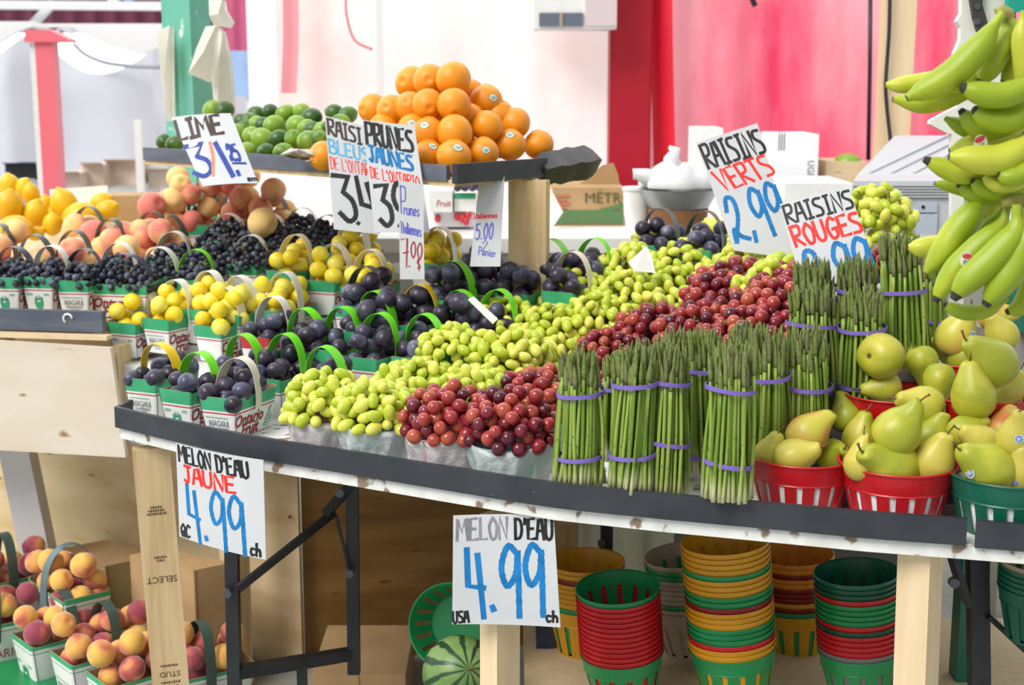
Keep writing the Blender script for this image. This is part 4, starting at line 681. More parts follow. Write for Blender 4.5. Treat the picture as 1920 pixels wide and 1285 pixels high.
m = MB(); m.box(((wl - .46) / 2 - .0, -.05, pz1 + .004), (wl + .54, .03, .01)); ob('ledge', sharp(m, 'ledge', X['wood2']), r_)
m = MB(); m.box((wl + .042, .06, .72), (.02, .20, .24)); ob('side_board', sharp(m, 'side', X['wood']), r_)
m = MB(); c = Vector((wl * .75, -.0425, .906)); m.tube([c + Vector((.011 * Cn(a * .7), 0, .011 * S_(a * .7))) for a in range(7)], .0028, 6); ob('paint_mark', m.mesh('mark', X['white']), r_)
a0, a1 = at(35, 850, 3.42), at(62, 1060, 3.42); m = MB(); m.beam(Vector((0, 0, 0)), Vector((-.09, 0, .66)), .075, .06); o = ob('white_post', sharp(m, 'white_post', mat('white_painted_post', [(.66, .67, .70), (.76, .77, .80)], .6, noise=5)), None, (at(78, 1080, 3.5).x, 3.5, .23)); tag(o, 'leaning white painted post under the left produce stand', 'post')
# lemons
LE = [(18, 350, 42, 0, .12), (44, 353, 36, 30, .12), (18, 388, 56, 10, .0), (66, 402, 50, 20, .02), (28, 430, 58, 80, -.08), (58, 364, 36, 0, .1), (85, 384, 32, 0, .1), (121, 384, 54, -15, .06), (98, 421, 38, 10, -.02), (150, 408, 62, 70, .0), (190, 382, 44, 60, .10), (200, 396, 44, 60, .07), (67, 438, 30, 80, -.04), (105, 400, 36, 0, .1)]
for i, (x, y, d, a, dy) in enumerate(LE):
    Y = 4.1 + dy; o = ob('lemon', ME['lemon'], None, at(x, y, Y), qz((S_(R(a)), -.25, Cn(R(a))), i), d / FP * Y / .076 / 1.02)
    tag(o, {2: 'biggest round yellow lemon at the left edge', 4: 'lemon lying in front of the big yellow lemon at left edge', 7: 'upright lemon in the middle of the yellow pile', 10: 'rearmost lemon at the right end of the yellow pile', 9: 'lemon lying behind the dark handle at the right of the yellow pile'}.get(i, 'yellow lemon heaped behind the peaches on the left stand'), 'lemon', 'lemons on the left stand')
m = MB(); c = at(150, 385, 4.42); m.box((0, 0, 0), (.18, .012, .11)); o = ob('carton_flap', sharp(m, 'flap', X['white']), None, c); o.rotation_euler = (R(-12), R(-4), 0); tag(o, 'open white carton flap behind the lemons', 'carton')
m = MB(); c = at(285, 388, 4.4); m.box((0, 0, 0), (.26, .14, .08)); o = ob('carton', sharp(m, 'carton', X['box']), None, c); tag(o, 'brown carton behind the peaches in front of the green post', 'box')
# ------------------------------------------------------------------ front table
EDGE = [(e, n) for e, n in ((-.004, .004), (.22, -.042), (.415, -.069), (.631, -.081), (.827, -.092), (1.018, -.100), (1.193, -.080), (1.36, -.054), (1.512, -.031), (1.653, 0.0))]
r_ = thing('display_table', 'long folding table with worn white edge and black rubber strip', 'table', xy(.8, .2, 0), 0); o0 = r_.location
pts = [xy(e, n) for e, n in EDGE] + [xy(1.75, .02), xy(2.2, .11), xy(2.2, 1.25), xy(-.02, 1.25)]
m = MB(); m.prism([p - o0 for p in pts], .736, .7605); ob('table_top', sharp(m, 'top', X['wboard']), r_)
m = MB(); q = smooth_path([xy(e, n - .006, .7815) - o0 for e, n in EDGE], 5); m.strip(q, (0, 0, .042), .010); m.strip([xy(-.004, .0, .7815) - o0, xy(-.01, .05, .785) - o0], (0, 0, .042), .008); ob('edge_strip', m.mesh('strip', X['lip'], True, 30), r_)
m = MB(); q = [xy(e, n - .006, .779) - o0 for e, n in ((1.665, .004), (1.9, .05), (2.2, .10))]; m.strip(q, (0, 0, .042), .010); ob('edge_strip', sharp(m, 'strip', X['lip']), r_)
# stepped stands under the baskets
m = MB(); T = [(-.05, .345, .80, .798), (-.36, .485, .9, .830), (-.20, .625, 1.0, .877), (-.10, .77, 1.1, .915), (-.0, .915, 1.2, .970)]
for i, (e0, n0, e1, z) in enumerate(T):
    n1 = T[i + 1][1] if i < 4 else 1.2; z0 = .7605 if e0 > -.01 else .7605
    m.prism([xy(e0, n0), xy(.98 + .04 * i, n0), xy(.98 + .04 * i, n1), xy(e0, n1)], .7605, z)
c = xy(.3, .8, .7605); m.v = [tuple(Vector(v) - c) for v in m.v]; o = ob('stepped_stand', sharp(m, 'stand', X['step']), None, c); tag(o, 'stepped grey display stand under the baskets of plums', 'stand')
m = MB(); c = xy(-.19, .47, 0); m.box((0, 0, .65), (.30, .20, .09)); m.box((0, .0, .745), (.30, .20, .095)); m.box((0, 0, .696), (.304, .204, .006)); m.box((.10, 0, .30), (.05, .05, .6), 1); o = ob('foam_boxes', sharp(m, 'foam', [X['foam'], X['wood']]), None, c); o.rotation_euler = (0, 0, ROT); tag(o, 'white foam box at the left end of the table under the yellow plums', 'box')
m = MB(); T = [(.20, .815), (.33, .87), (.45, .935), (.62, .99), (.80, 1.05), (1.0, 1.1)]
for i, (n0, z) in enumerate(T): n1 = T[i + 1][0] if i < 5 else 1.2; m.prism([xy(1.10 + .01 * i, n0), xy(2.1, n0), xy(2.1, n1), xy(1.10 + .01 * i, n1)], .7605, z)
c = xy(1.6, .5, .7605); m.v = [tuple(Vector(v) - c) for v in m.v]; o = ob('stepped_stand', sharp(m, 'stand', X['step']), None, c); tag(o, 'stepped grey stand under the asparagus and pears', 'stand')
# ------------------------------------------------------------------ plums and yellow plums in paper baskets
DB = [  # px, py of handle top, handle, style, content, prints, where
 (318, 664, 'yellow', 'green', 'plum', ('niagara',), 'yellow handle at the front left end'),
 (392, 668, 'green', 'green', 'plum', ('leaf', 'side'), 'green handle second in the front row'),
 (486, 666, 'beige', 'green', 'plum', ('niagara', 'side'), 'beige handle beside the pink bowl of green grapes'),
 (458, 626, 'green', 'green', 'plum', (), 'green handle behind the front yellow-handled one'),
 (534, 626, 'green', 'green', 'plum', (), 'green handle behind the beige-handled one'),
 (612, 648, 'green', 'green', 'plum', ('side',), 'green handle just behind the leftmost green grapes'),
 (262, 533, 'white', 'green', 'yplum', ('leaf', 'side'), 'white handle at the step above the foam box'),
 (327, 525, 'white', 'green', 'yplum', ('niagara', 'side'), 'white handle second from the left on the step'),
 (425, 537, 'cream', 'green', 'yplum', ('side',), 'cream handle next to the red-rimmed plum basket'),
 (512, 556, 'white', 'red', 'plum', ('side',), 'white handle and a red rim'),
 (575, 577, 'green', 'green', 'plum', (), 'green handle right of the red-rimmed one'),
 (642, 576, 'green', 'green', 'plum', (), 'green handle in the middle of the third row'),
 (709, 588, 'green', 'green', 'plum', (), 'green handle below the yellow-handled middle one'),
 (798, 588, 'green', 'green', 'plum', ('side',), 'green handle touching third row green grapes'),
 (390, 508, 'white', 'green', 'yplum', (), 'white handle just below the black grapes with green handle'),
 (452, 516, 'white', 'green', 'yplum', (), 'white printed handle in the middle of the yellow plums'),
 (533, 510, 'white', 'green', 'yplum', ('side',), 'white handle left of the dark-handled plum basket'),
 (684, 500, 'dark', 'green', 'bigplum', (), 'wide dark green handle below the plum signs'),
 (706, 545, 'green', 'green', 'bigplum', (), 'green handle left of the yellow-handled middle one'),
 (788, 533, 'yellow', 'green', 'bigplum', (), 'yellow handle in the middle of the display'),
 (864, 543, 'green', 'green', 'bigplum', (), 'green handle right of the yellow-handled middle one'),
 (934, 543, 'green', 'green', 'plum', (), 'green handle behind the white card in the grapes'),
 (553, 440, 'cream', 'green', 'yplum', (), 'cream handle right of the white-handled black grapes'),
 (628, 457, 'white', 'green', 'yplum', ('side',), 'white handle low left of the plum price signs'),
 (694, 468, 'cream', 'green', 'yplum', ('side',), 'cream handle under the yellow plums sign'),
 (855, 488, 'green', 'green', 'bigplum', (), 'green handle right of the narrow seven dollar sign'),
 (910, 457, 'dark', 'green', 'bigplum', (), 'dark handle before the five dollar sign'),
 (984, 476, 'white', 'green', 'bigplum', ('side',), 'white handle right of the five dollar sign'),
 (662, 412, 'white', 'green', 'yplum', ('side',), 'tall white handle touching the blue grapes sign'),
 (822, 425, 'white', 'green', 'yplum', ('side',), 'white handle between the two narrow signs'),
 (1036, 447, 'green', 'green', 'plum', (), 'green handle under the wooden tray post'),
 (1074, 472, 'beige', 'green', 'plum', ('side',), 'beige handle in front of two green handles'),
 (1114, 447, 'green', 'green', 'plum', (), 'green handle left of the far green grapes'),
 (1240, 390, 'dark', 'green', 'plum', (), 'dark handle at the back under the grey bowl'),
 (1322, 396, 'dark', 'green', 'plum', (), 'dark handle behind the green grapes sign')]
CN = {'plum': 'dark blue plums', 'bigplum': 'large dusky plums', 'yplum': 'yellow plums'}
for i, (px, py, hc, stl, k, pr, wh) in enumerate(DB):
    ri = .068 if i < 3 else .086; p = disp(px, py, .08 + ri); p.z -= .08 + ri
    if i < 3: p = on(*((288, 718), (360, 740), (435, 753))[i], .842) - EX * (BW / 2) + NX * (BL / 2); p.z = .762
    rz = ROT + random.Random(i).uniform(-.06, .06); rg = random.Random(i)
    lab = ('paper basket of ' + CN[k] + ' with ' + wh); fruit_basket(p, rz, lab, hc, stl, pr, i, ri, group='paper baskets on the stepped display')
    nm = {'plum': 'dark blue plum', 'bigplum': 'large dusky plum', 'yplum': 'yellow plum'}[k]
    fill(p, rz, k, (10 if i < 3 else 14) if k == 'plum' else 11 if k == 'bigplum' else 13, i + 3, nm + ' in basket with ' + wh, CN[k] + ' in basket with ' + wh, {'plum': .0192, 'bigplum': .0225, 'yplum': .0207}[k], .050, BW * 1.12, BL * 1.05, cat='plum', top='topmost ' + nm + ' in basket with ' + wh, name='yellow_plum' if k == 'yplum' else 'plum')
# ------------------------------------------------------------------ grape bunches
def stem_mesh(seed, r, h, mt):
    rg = random.Random(seed); m = MB()
    for k in range(4):
        a = rg.uniform(0, 6.28); p0 = Vector((r * .55 * Cn(a), r * .55 * S_(a), h * .7)); d = Vector((rg.uniform(-.012, .012), rg.uniform(-.012, .012), 0))
        q = smooth_path([p0 - Vector((0, 0, .02)), p0 + Vector((0, 0, .010)) + d * .3, p0 + Vector((0, 0, .017)) + d], 4); m.tube(q, [.0016] * (len(q) - 1) + [.0022], 5)
        for j in range(4): b = rg.uniform(0, 6.28); m.tube([p0 + Vector((0, 0, .008)) + d * .3, p0 + Vector((.011 * Cn(b), .011 * S_(b), .010 + rg.uniform(-.004, .006)))], [.001, .0007], 4)
    return m.mesh('stem', mt, True)
def bunch(p, rz, kind, label, group, seed, R_=.082, hh=.045, n=66, z0=.0, rect=None, sc=1):
    b = thing('grape_bunch', label, 'grapes', p, rz, group); rg = random.Random(seed); r = {'ggrape': .0116, 'rgrape': .0122, 'bgrape': .0084}[kind] * sc; P = []
    for i in range(n):
        best = None
        for _ in range(36):
            if rect: x, y = rg.uniform(-rect[0] / 2, rect[0] / 2), rg.uniform(-rect[1] / 2, rect[1] / 2); dd = max(abs(x) * 2 / rect[0], abs(y) * 2 / rect[1])
            else: a = rg.uniform(0, 6.283); dd = math.sqrt(rg.random()); x, y = R_ * dd * Cn(a), R_ * dd * S_(a)
            z = z0 + hh * (1 - dd * dd) + r * .6
            for a, b_, c in P:
                d2 = (x - a) ** 2 + (y - b_) ** 2; f = 3.6 * r * r
                if d2 < f: z = max(z, c + math.sqrt(f - d2))
            s = z - hh * .62 * (1 - dd * dd) + rg.random() * .004
            if best is None or s < best[0]: best = (s, x, y, z)
        P.append(best[1:])
    for x, y, z in P:
        d = Vector((x / R_ * .6 + rg.gauss(0, .6), y / R_ * .6 + rg.gauss(0, .6), rg.gauss(-.5, .5))); ob('grape', ME[kind], b, (x, y, z), qz(d, rg.random() * 6), rg.uniform(.88, 1.1) * sc)
    top = max(P, key=lambda q: q[2])[2]; ob('stem', stem_mesh(seed, R_ if not rect else rect[0] * .5, max(.02, top), X['gstem']), b); return b
def pulp_bowl(p, mt, label, R1=.076, R0=.056, H=.072):
    m = MB(); m.lathe([(R0, 0), (R1, H), (R1 + .002, H + .003), (R1 - .001, H + .003), (R0 - .003, .003)], 32, 0, (True, True)); o = ob('bowl', m.mesh('bowl', X[mt], True, 40), None, p); return tag(o, label, 'bowl', 'bowls of grapes along the table edge')
def bowl_bag(p, label, seed, R1=.076, R0=.056, H=.072):
    rg = random.Random(seed); ph = [rg.uniform(0, 6.28) for _ in range(6)]
    def fn(u, v):
        a = 6.28318 * u; z = H + .006 - (H + .004) * v if v > .12 else H - .012 + .018 * (v / .12); rr = R0 + (R1 - R0) * max(0, z) / H
        w = (1 - 2.2 * abs(S_(3.5 * a + ph[0] + 1.2 * v))) * .7 + (1 - 2 * abs(S_(6 * a + ph[1] - 2 * v))) * .6 + S_(4 * a + ph[2]) * .5 + .4 * (1 - 2 * abs(S_(10 * a + ph[3] + 3 * v)))
        rr += (.004 + .0045 * v * (1 + w) + .002 * w) if v > .12 else -.002 + .006 * v / .12; z += .004 * S_(3 * a + ph[4]) * (1 - v); return Vector((rr * Cn(a), rr * S_(a), max(.001, z)))
    m = MB(); m.grid(96, 18, fn); o = ob('plastic_bag', m.mesh('bag', X['bag']), None, p); return tag(o, label, 'bag', 'thin plastic bags lining the grape bowls')
GB = [  # px, py about the heap's middle; kind; bowl colour or None; where
 (572, 738, 'ggrape', 'ppink', 'in the leftmost pink bowl'), (688, 745, 'ggrape', 'paqua', 'in the front aqua bowl'),
 (812, 766, 'rgrape', 'ppink', 'in the front pink bowl'), (946, 774, 'rgrape', 'paqua', 'in the bowl beside the leftmost asparagus'),
 (770, 700, 'ggrape', 'paqua', 'behind the front aqua bowl'), (884, 712, 'ggrape', 'ppink', 'behind the front red grapes'), (1010, 716, 'rgrape', 'paqua', 'left of the leftmost asparagus tips'), (1120, 740, 'rgrape', None, 'between the two leftmost asparagus bunches'),
 (858, 630, 'ggrape', 'paqua', 'left of the middle bowl row'), (958, 640, 'ggrape', 'paqua', 'in the middle bowl row'), (1045, 655, 'ggrape', None, 'just left of the small red bunch'), (1140, 640, 'rgrape', None, 'above the two leftmost asparagus tips'),
 (950, 578, 'ggrape', None, 'right of the white card'), (1035, 590, 'ggrape', None, 'in the centre of the green heap'), (1120, 570, 'ggrape', None, 'left of the broad red heap'), (1235, 590, 'rgrape', None, 'at the left of the broad red heap'), (1320, 590, 'rgrape', None, 'above the middle asparagus tips'), (1410, 600, 'rgrape', None, 'left of the tall asparagus'),
 (1090, 520, 'ggrape', None, 'beside the beige-handled plums'), (1180, 530, 'ggrape', None, 'below the white plastic scrap'), (1270, 520, 'ggrape', None, 'right of the white plastic scrap'), (1370, 530, 'rgrape', None, 'in the middle of the broad red heap'), (1455, 545, 'rgrape', None, 'at the right end of the broad red heap'),
 (1180, 478, 'ggrape', None, 'behind the white plastic scrap'), (1285, 470, 'ggrape', None, 'left below the green grapes sign'), (1385, 505, 'rgrape', None, 'crowning the red heap'), (1425, 452, 'ggrape', None, 'overlapping the foot of the green grapes sign'), (1500, 510, 'rgrape', None, 'partly hidden by the tallest asparagus'),
 (1240, 445, 'ggrape', None, 'below the dark-handled back plums'), (1345, 428, 'ggrape', None, 'against the left edge of the green grapes sign'), (1470, 500, 'ggrape', None, 'right of the crowning red bunch'), (1655, 490, 'rgrape', None, 'right of the red grapes sign')]
GN = {'ggrape': 'green', 'rgrape': 'red', 'bgrape': 'black'}
for i, (px, py, k, bw, wh) in enumerate(GB):
    hh = .13 if bw else .085; p = disp(px, py, hh); p.z -= hh
    if bw and i < 4: e, n = en(p); p = xy(e, max(n, lerp_tab(EDGE, e) + .088), .761)
    bunch(p + Vector((0, 0, .058 if bw else 0)), i * 1.3, k, 'bunch of ' + GN[k] + ' grapes ' + wh, 'bunches of ' + GN[k] + ' grapes', i, .080 if bw else .098, .062 if bw else .085, 76 if bw else 80, .012)
    if bw:
        pulp_bowl(p, bw, ('pink' if bw == 'ppink' else 'aqua') + ' pulp bowl under the green grapes '.replace('green', GN[k]) + wh); bowl_bag(p, 'thin plastic bag around the bowl of ' + GN[k] + ' grapes ' + wh, i)
p = at(1645, 425, 2.95); bunch(p, 0, 'ggrape', 'far bunch of green grapes right of the red grapes sign', 'bunches of green grapes', 77, .075, .10, 90, -.04)
# white scraps among the grapes
def scrap(pts, Y, lab, name, mt, cat, th=.0012):
    m = MB(); P = [at(x, y, Y + d) for x, y, d in pts]; c = sum(P, Vector()) / len(P); n = (P[1] - P[0]).cross(P[2] - P[0]).normalized(); m.prism([p - c for p in P], -th / 2, th / 2, ax=n); o = ob(name, sharp(m, name, X[mt]), None, c); return tag(o, lab, cat)
q = disp(905, 580, .15).y; scrap([(877, 562, 0), (888, 556, 0), (934, 598, -.02), (924, 608, -.02)], q, 'narrow white card strip sticking out of the green grapes', 'card_strip', 'white', 'card')
q = disp(1200, 490, .13).y; scrap([(1178, 492, 0), (1212, 461, .0), (1222, 480, -.01), (1229, 512, -.02), (1190, 508, -.02)], q - .03, 'torn white plastic scrap among the green grapes', 'plastic_scrap', 'white', 'plastic')
# ------------------------------------------------------------------ left stand: black grapes and peaches
LBK = [(28, 464, 'navy', 'bgrape', ('leaf', 'side'), 'dark blue handle at the far left front', 0), (95, 463, 'white', 'bgrape', ('leaf', 'side'), 'white handle second from the left edge', 0), (156, 470, 'navy', 'bgrape', ('niagara', 'side'), 'dark blue handle third in the left front row', 0), (234, 478, 'navy', 'bgrape', ('side',), 'dark blue handle standing sideways above yellow plums', 1),
 (222, 458, 'white', 'bgrape', (), 'white handle behind the sideways basket', 0), (302, 465, 'white', 'bgrape', (), 'white handle right of the sideways basket', 0), (368, 480, 'green', 'bgrape', (), 'bright green handle above the yellow plums', 0),
 (324, 437, 'white', 'bgrape', (), 'white handle in front of the peaches', 0), (398, 438, 'navy', 'bgrape', (), 'dark blue handle in the middle black row', 0), (470, 443, 'white', 'bgrape', (), 'printed white handle left of cream-handled yellow plums', 0),
 (430, 402, 'white', 'bgrape', (), 'white handle beside the large pale peach', 0), (505, 402, 'white', 'bgrape', (), 'white arch left of the tallest black heap', 0), (566, 392, 'white', 'bgrape', (), 'small white handle at the back beside the signs', 0), (617, 405, 'navy', 'bgrape', (), 'dark blue handle touching the blue grapes sign', 0),
 (-6, 420, 'dark', 'ppeach', (), 'dark handle cut by the left photo edge', 0), (67, 440, 'dark', 'ppeach', (), 'dark handle in front of the lemons', 0), (138, 432, 'dark', 'ppeach', (), 'dark handle third from the left edge', 0), (163, 388, 'dark', 'ppeach', (), 'dark handle crossing the lemons', 0), (208, 410, 'dark', 'ppeach', (), 'printed handle right of the lemons', 0),
 (284, 397, 'dark', 'ppeach', (), 'left one of two printed handles in the middle', 0), (318, 402, 'dark', 'ppeach', (), 'right one of two printed handles in the middle', 0), (250, 430, None, 'ppeach', (), 'no visible handle in the middle of the left stand', 0),
 (333, 343, 'dark', 'ppeach', (), 'dark handle crossing the green post', 0), (382, 342, 'dark', 'ppeach', (), 'dark handle below the lime sign', 0), (447, 346, 'dark', 'ppeach', (), 'dark handle right below the lime sign corner', 0), (511, 359, 'dark', 'ppeach', (), 'rightmost dark handle left of the plum signs', 0)]
LY = [3.42, 3.42, 3.42, 3.40, 3.56, 3.54, 3.50, 3.68, 3.66, 3.62, 3.84, 3.82, 3.98, 3.80, 3.62, 3.60, 3.62, 3.92, 3.80, 3.84, 3.78, 3.72, 4.10, 4.10, 4.10, 4.08]
for i, (px, py, hc, k, pr, wh, sd) in enumerate(LBK):
    Y = LY[i]; p = at(px, py, Y); p.z -= .147 if k == 'bgrape' else .205; p.z = max(p.z, zleft(Y))
    rz = LROT + random.Random(i).uniform(-.05, .05) + (R(90) if sd else 0); what = 'black grapes' if k == 'bgrape' else 'peaches'
    pr_ = () if sd else pr; b = fruit_basket(p, rz, 'paper basket of ' + what + ' with ' + wh, hc, 'green', pr_, i, .070 if k == 'bgrape' else .11, across=not sd, group='paper baskets on the left stand', sc=1 if k == 'bgrape' else 1.08)
    if sd: o = ob('printed_lettering', PRINT['side'], b); o.rotation_euler = (0, 0, R(180))
    if k == 'bgrape': bunch(p + Vector((0, 0, .058)), rz, k, 'bunch of black grapes in basket with ' + wh, 'bunches of black grapes', i + 200, .05, .042 if i < 9 else .065, 72 if i < 9 else 96, .006, (.084, .15) if i < 9 else (.13, .17))
    else: fill(p, rz, k, 6 if i < 22 else 8, i + 60, 'pale ripe peach in basket with ' + wh, 'peaches in basket with ' + wh  , .034, .026, BW * 1.3, BL * 1.15, 'peach', 'topmost pale peach in basket with ' + wh)
for x, y, Y, lab in [(492, 418, 3.75, 'large pale yellow peach right of the white-handled black grapes'), (285, 388, 3.98, 'big rosy peach left of the two printed handles'), (325, 378, 4.05, 'dark rosy peach below the leftmost back handle'), (175, 440, 3.85, 'orange peach right of the crossed dark handles')]:
    o = ob('peach', ME['ppeach'][0], None, at(x, y, Y), rquat(random.Random(x)), 1.15); tag(o, lab, 'peach', 'large peaches on the left stand')
# ------------------------------------------------------------------ asparagus
def asparagus(px, ytop, ybot, Y, wpx, bands, label, seed, lean=0, n=76):
    rg = random.Random(seed); base = at(px, ybot, Y); top = at(px + lean, ytop, Y); H_ = (top - base).length; base.z = min(base.z, base.z); b = thing('asparagus_bunch', label, 'asparagus', base, rg.uniform(0, 6), 'bunches of asparagus'); k = H_ / .232; R_ = wpx / 2 / FP * Y * 1.0; pts = []
    i = 0; hexs = []
    for a in range(-8, 9):
        for c in range(-8, 9):
            x, y = (a + c * .5), c * .866; d = math.hypot(x, y)
            if d < 6: hexs.append((d, x, y))
    hexs.sort(); hexs = hexs[:n]; mx = hexs[-1][0]; tw = rg.uniform(-.25, .25); M_ = b.matrix_basis.to_3x3() if False else Matrix.Rotation(-b.rotation_euler.z, 3, 'Z'); ax = M_ @ (top - base)
    bz = [(ybot - y) / (ybot - ytop) for y in bands]
    for d, x, y in hexs:
        u = Vector((x, y, 0)) / mx * R_; ro = Matrix.Rotation(tw + rg.uniform(-.12, .12), 3, 'Z'); p0 = u * (1.0 + (rg.uniform(0, .2) + (.25 if rg.random() < .2 else 0)) * d / mx); p1 = ro @ (u * rg.uniform(.82, 1.02)) + ax * rg.uniform(.88, 1.04) * (1 - .05 * d / mx); p1.z = min(p1.z, H_ * 1.03)
        t = p1 - p0; zz = t.normalized(); xx = u + Vector((rg.uniform(-.012, .012), rg.uniform(-.012, .012), .0001)); xx = (xx - zz * xx.dot(zz)).normalized(); yy = zz.cross(xx)
        ob('spear', rg.choice(ME['spear']), b, p0, Matrix((xx, yy, zz)).transposed().to_quaternion(), (rg.uniform(.9, 1.15), rg.uniform(.9, 1.15), t.length / .235))
    for t in bz:
        m = MB(); c = ax * t; q = [c + Vector((Cn(a), S_(a), 0)) * (R_ * 1.03 + .0045) * (1 + .03 * S_(3 * a + seed)) + Vector((0, 0, .004 * S_(a * 1 + seed * 2))) for a in [2 * math.pi * j / 40 for j in range(41)]]
        m.strip(q, (0, 0, .0068), .0016); ob('rubber_band', m.mesh('band', X['band'], True, 60), b)
    return b
AS = [(1089, 652, 905, 2.28, 78, (734, 852), 'leftmost bunch of asparagus standing beside the red grapes bowl', 0), (1185, 640, 915, 2.24, 82, (715, 848), 'second bunch of asparagus from the left in the front row', 12), (1252, 636, 922, 2.25, 78, (713, 826), 'third asparagus bunch, its lower band set high', 0), (1365, 640, 932, 2.16, 82, (727, 866), 'frontmost asparagus bunch in the middle beside the pear basket', 8),
 (1318, 618, 880, 2.36, 76, (686, 846), 'asparagus bunch squeezed behind the frontmost bunch', 0), (1270, 615, 870, 2.42, 76, (690,), 'asparagus bunch hidden behind the third bunch', 0), (1440, 612, 900, 2.30, 74, (704, 880), 'asparagus bunch left behind the blushed pear', 0), (1512, 610, 860, 2.33, 84, (721, 820), 'asparagus bunch directly behind the blushed pear', 0), (1400, 605, 860, 2.42, 74, (690,), 'asparagus bunch in the second row behind the frontmost bunch', 0), (1160, 660, 860, 2.42, 60, (728,), 'asparagus bunch mostly hidden between second bunch and red grapes', 0),
 (1522, 528, 780, 2.42, 84, (608, 730), 'asparagus bunch with band at its middle below the red grapes sign', 0), (1612, 536, 780, 2.40, 80, (613, 718), 'asparagus bunch standing left of the round green pear', 4), (1525, 484, 720, 2.55, 74, (560,), 'rear asparagus bunch covering the left of red grapes sign', 0), (1605, 480, 720, 2.55, 74, (543,), 'rear asparagus bunch covering the price of red grapes sign', 0), (1700, 436, 690, 2.47, 78, (545, 660), 'tall asparagus bunch beside the bananas', -14), (1752, 470, 690, 2.66, 40, (600,), 'thin asparagus bunch in shade behind the bananas', 0)]
for i, (px, yt, yb, Y, w, bd, lab, ln) in enumerate(AS): asparagus(px, yt, yb, Y, w, bd, lab, i, ln)
# ------------------------------------------------------------------ pears and their baskets
PB = dict(pred=slot_basket(X['pred'], .088, .066, .088, .034, 17), pteal=slot_basket(X['pteal'], .090, .067, .088, .034, 17))
X['liner'] = mat('newspaper_lining', [(.42, .42, .41), (.72, .72, .71), (.80, .80, .79)], .8, .2, noise=55, ramp=(.3, .5))
def pear_basket(px, ytop, Y, mt, label, sc=1, tilt=(0, 0)):
    p = at(px, ytop or 800, Y); p.z = p.z - .088 * sc if ytop else .7608; o = ob('pear_basket', PB[mt], None, p, None, sc); o.rotation_euler = (R(tilt[0]), R(tilt[1]), px); tag(o, label, 'basket', 'plastic pear baskets')
    m = MB(); m.lathe([(.0635, .003), (.0815, .070), (.080, .072), (.060, .0045), (.001, .0045)], 24, 0, (False, False)); l_ = ob('paper_liner', m.mesh('liner', X['liner']), None, p, None, sc); l_.rotation_euler = o.rotation_euler; tag(l_, 'newspaper lining inside the ' + label.replace('slotted plastic ', ''), 'paper'); return p
pear_basket(1505, None, 2.25, 'pred', 'left red slotted plastic basket at the table edge'); pear_basket(1686, None, 2.19, 'pred', 'middle red slotted plastic basket at the table edge', 1.04); pear_basket(1896, None, 2.135, 'pteal', 'dark green slotted plastic basket at the right edge', 1.02)
pear_basket(1674, 736, 2.38, 'pred', 'red slotted plastic basket half hidden behind the front pears'); pear_basket(1852, 750, 2.29, 'pred', 'red slotted plastic basket before the green post', 1.0, (0, -7)); pear_basket(1802, 672, 2.50, 'pred', 'rear red slotted plastic basket under the bananas')
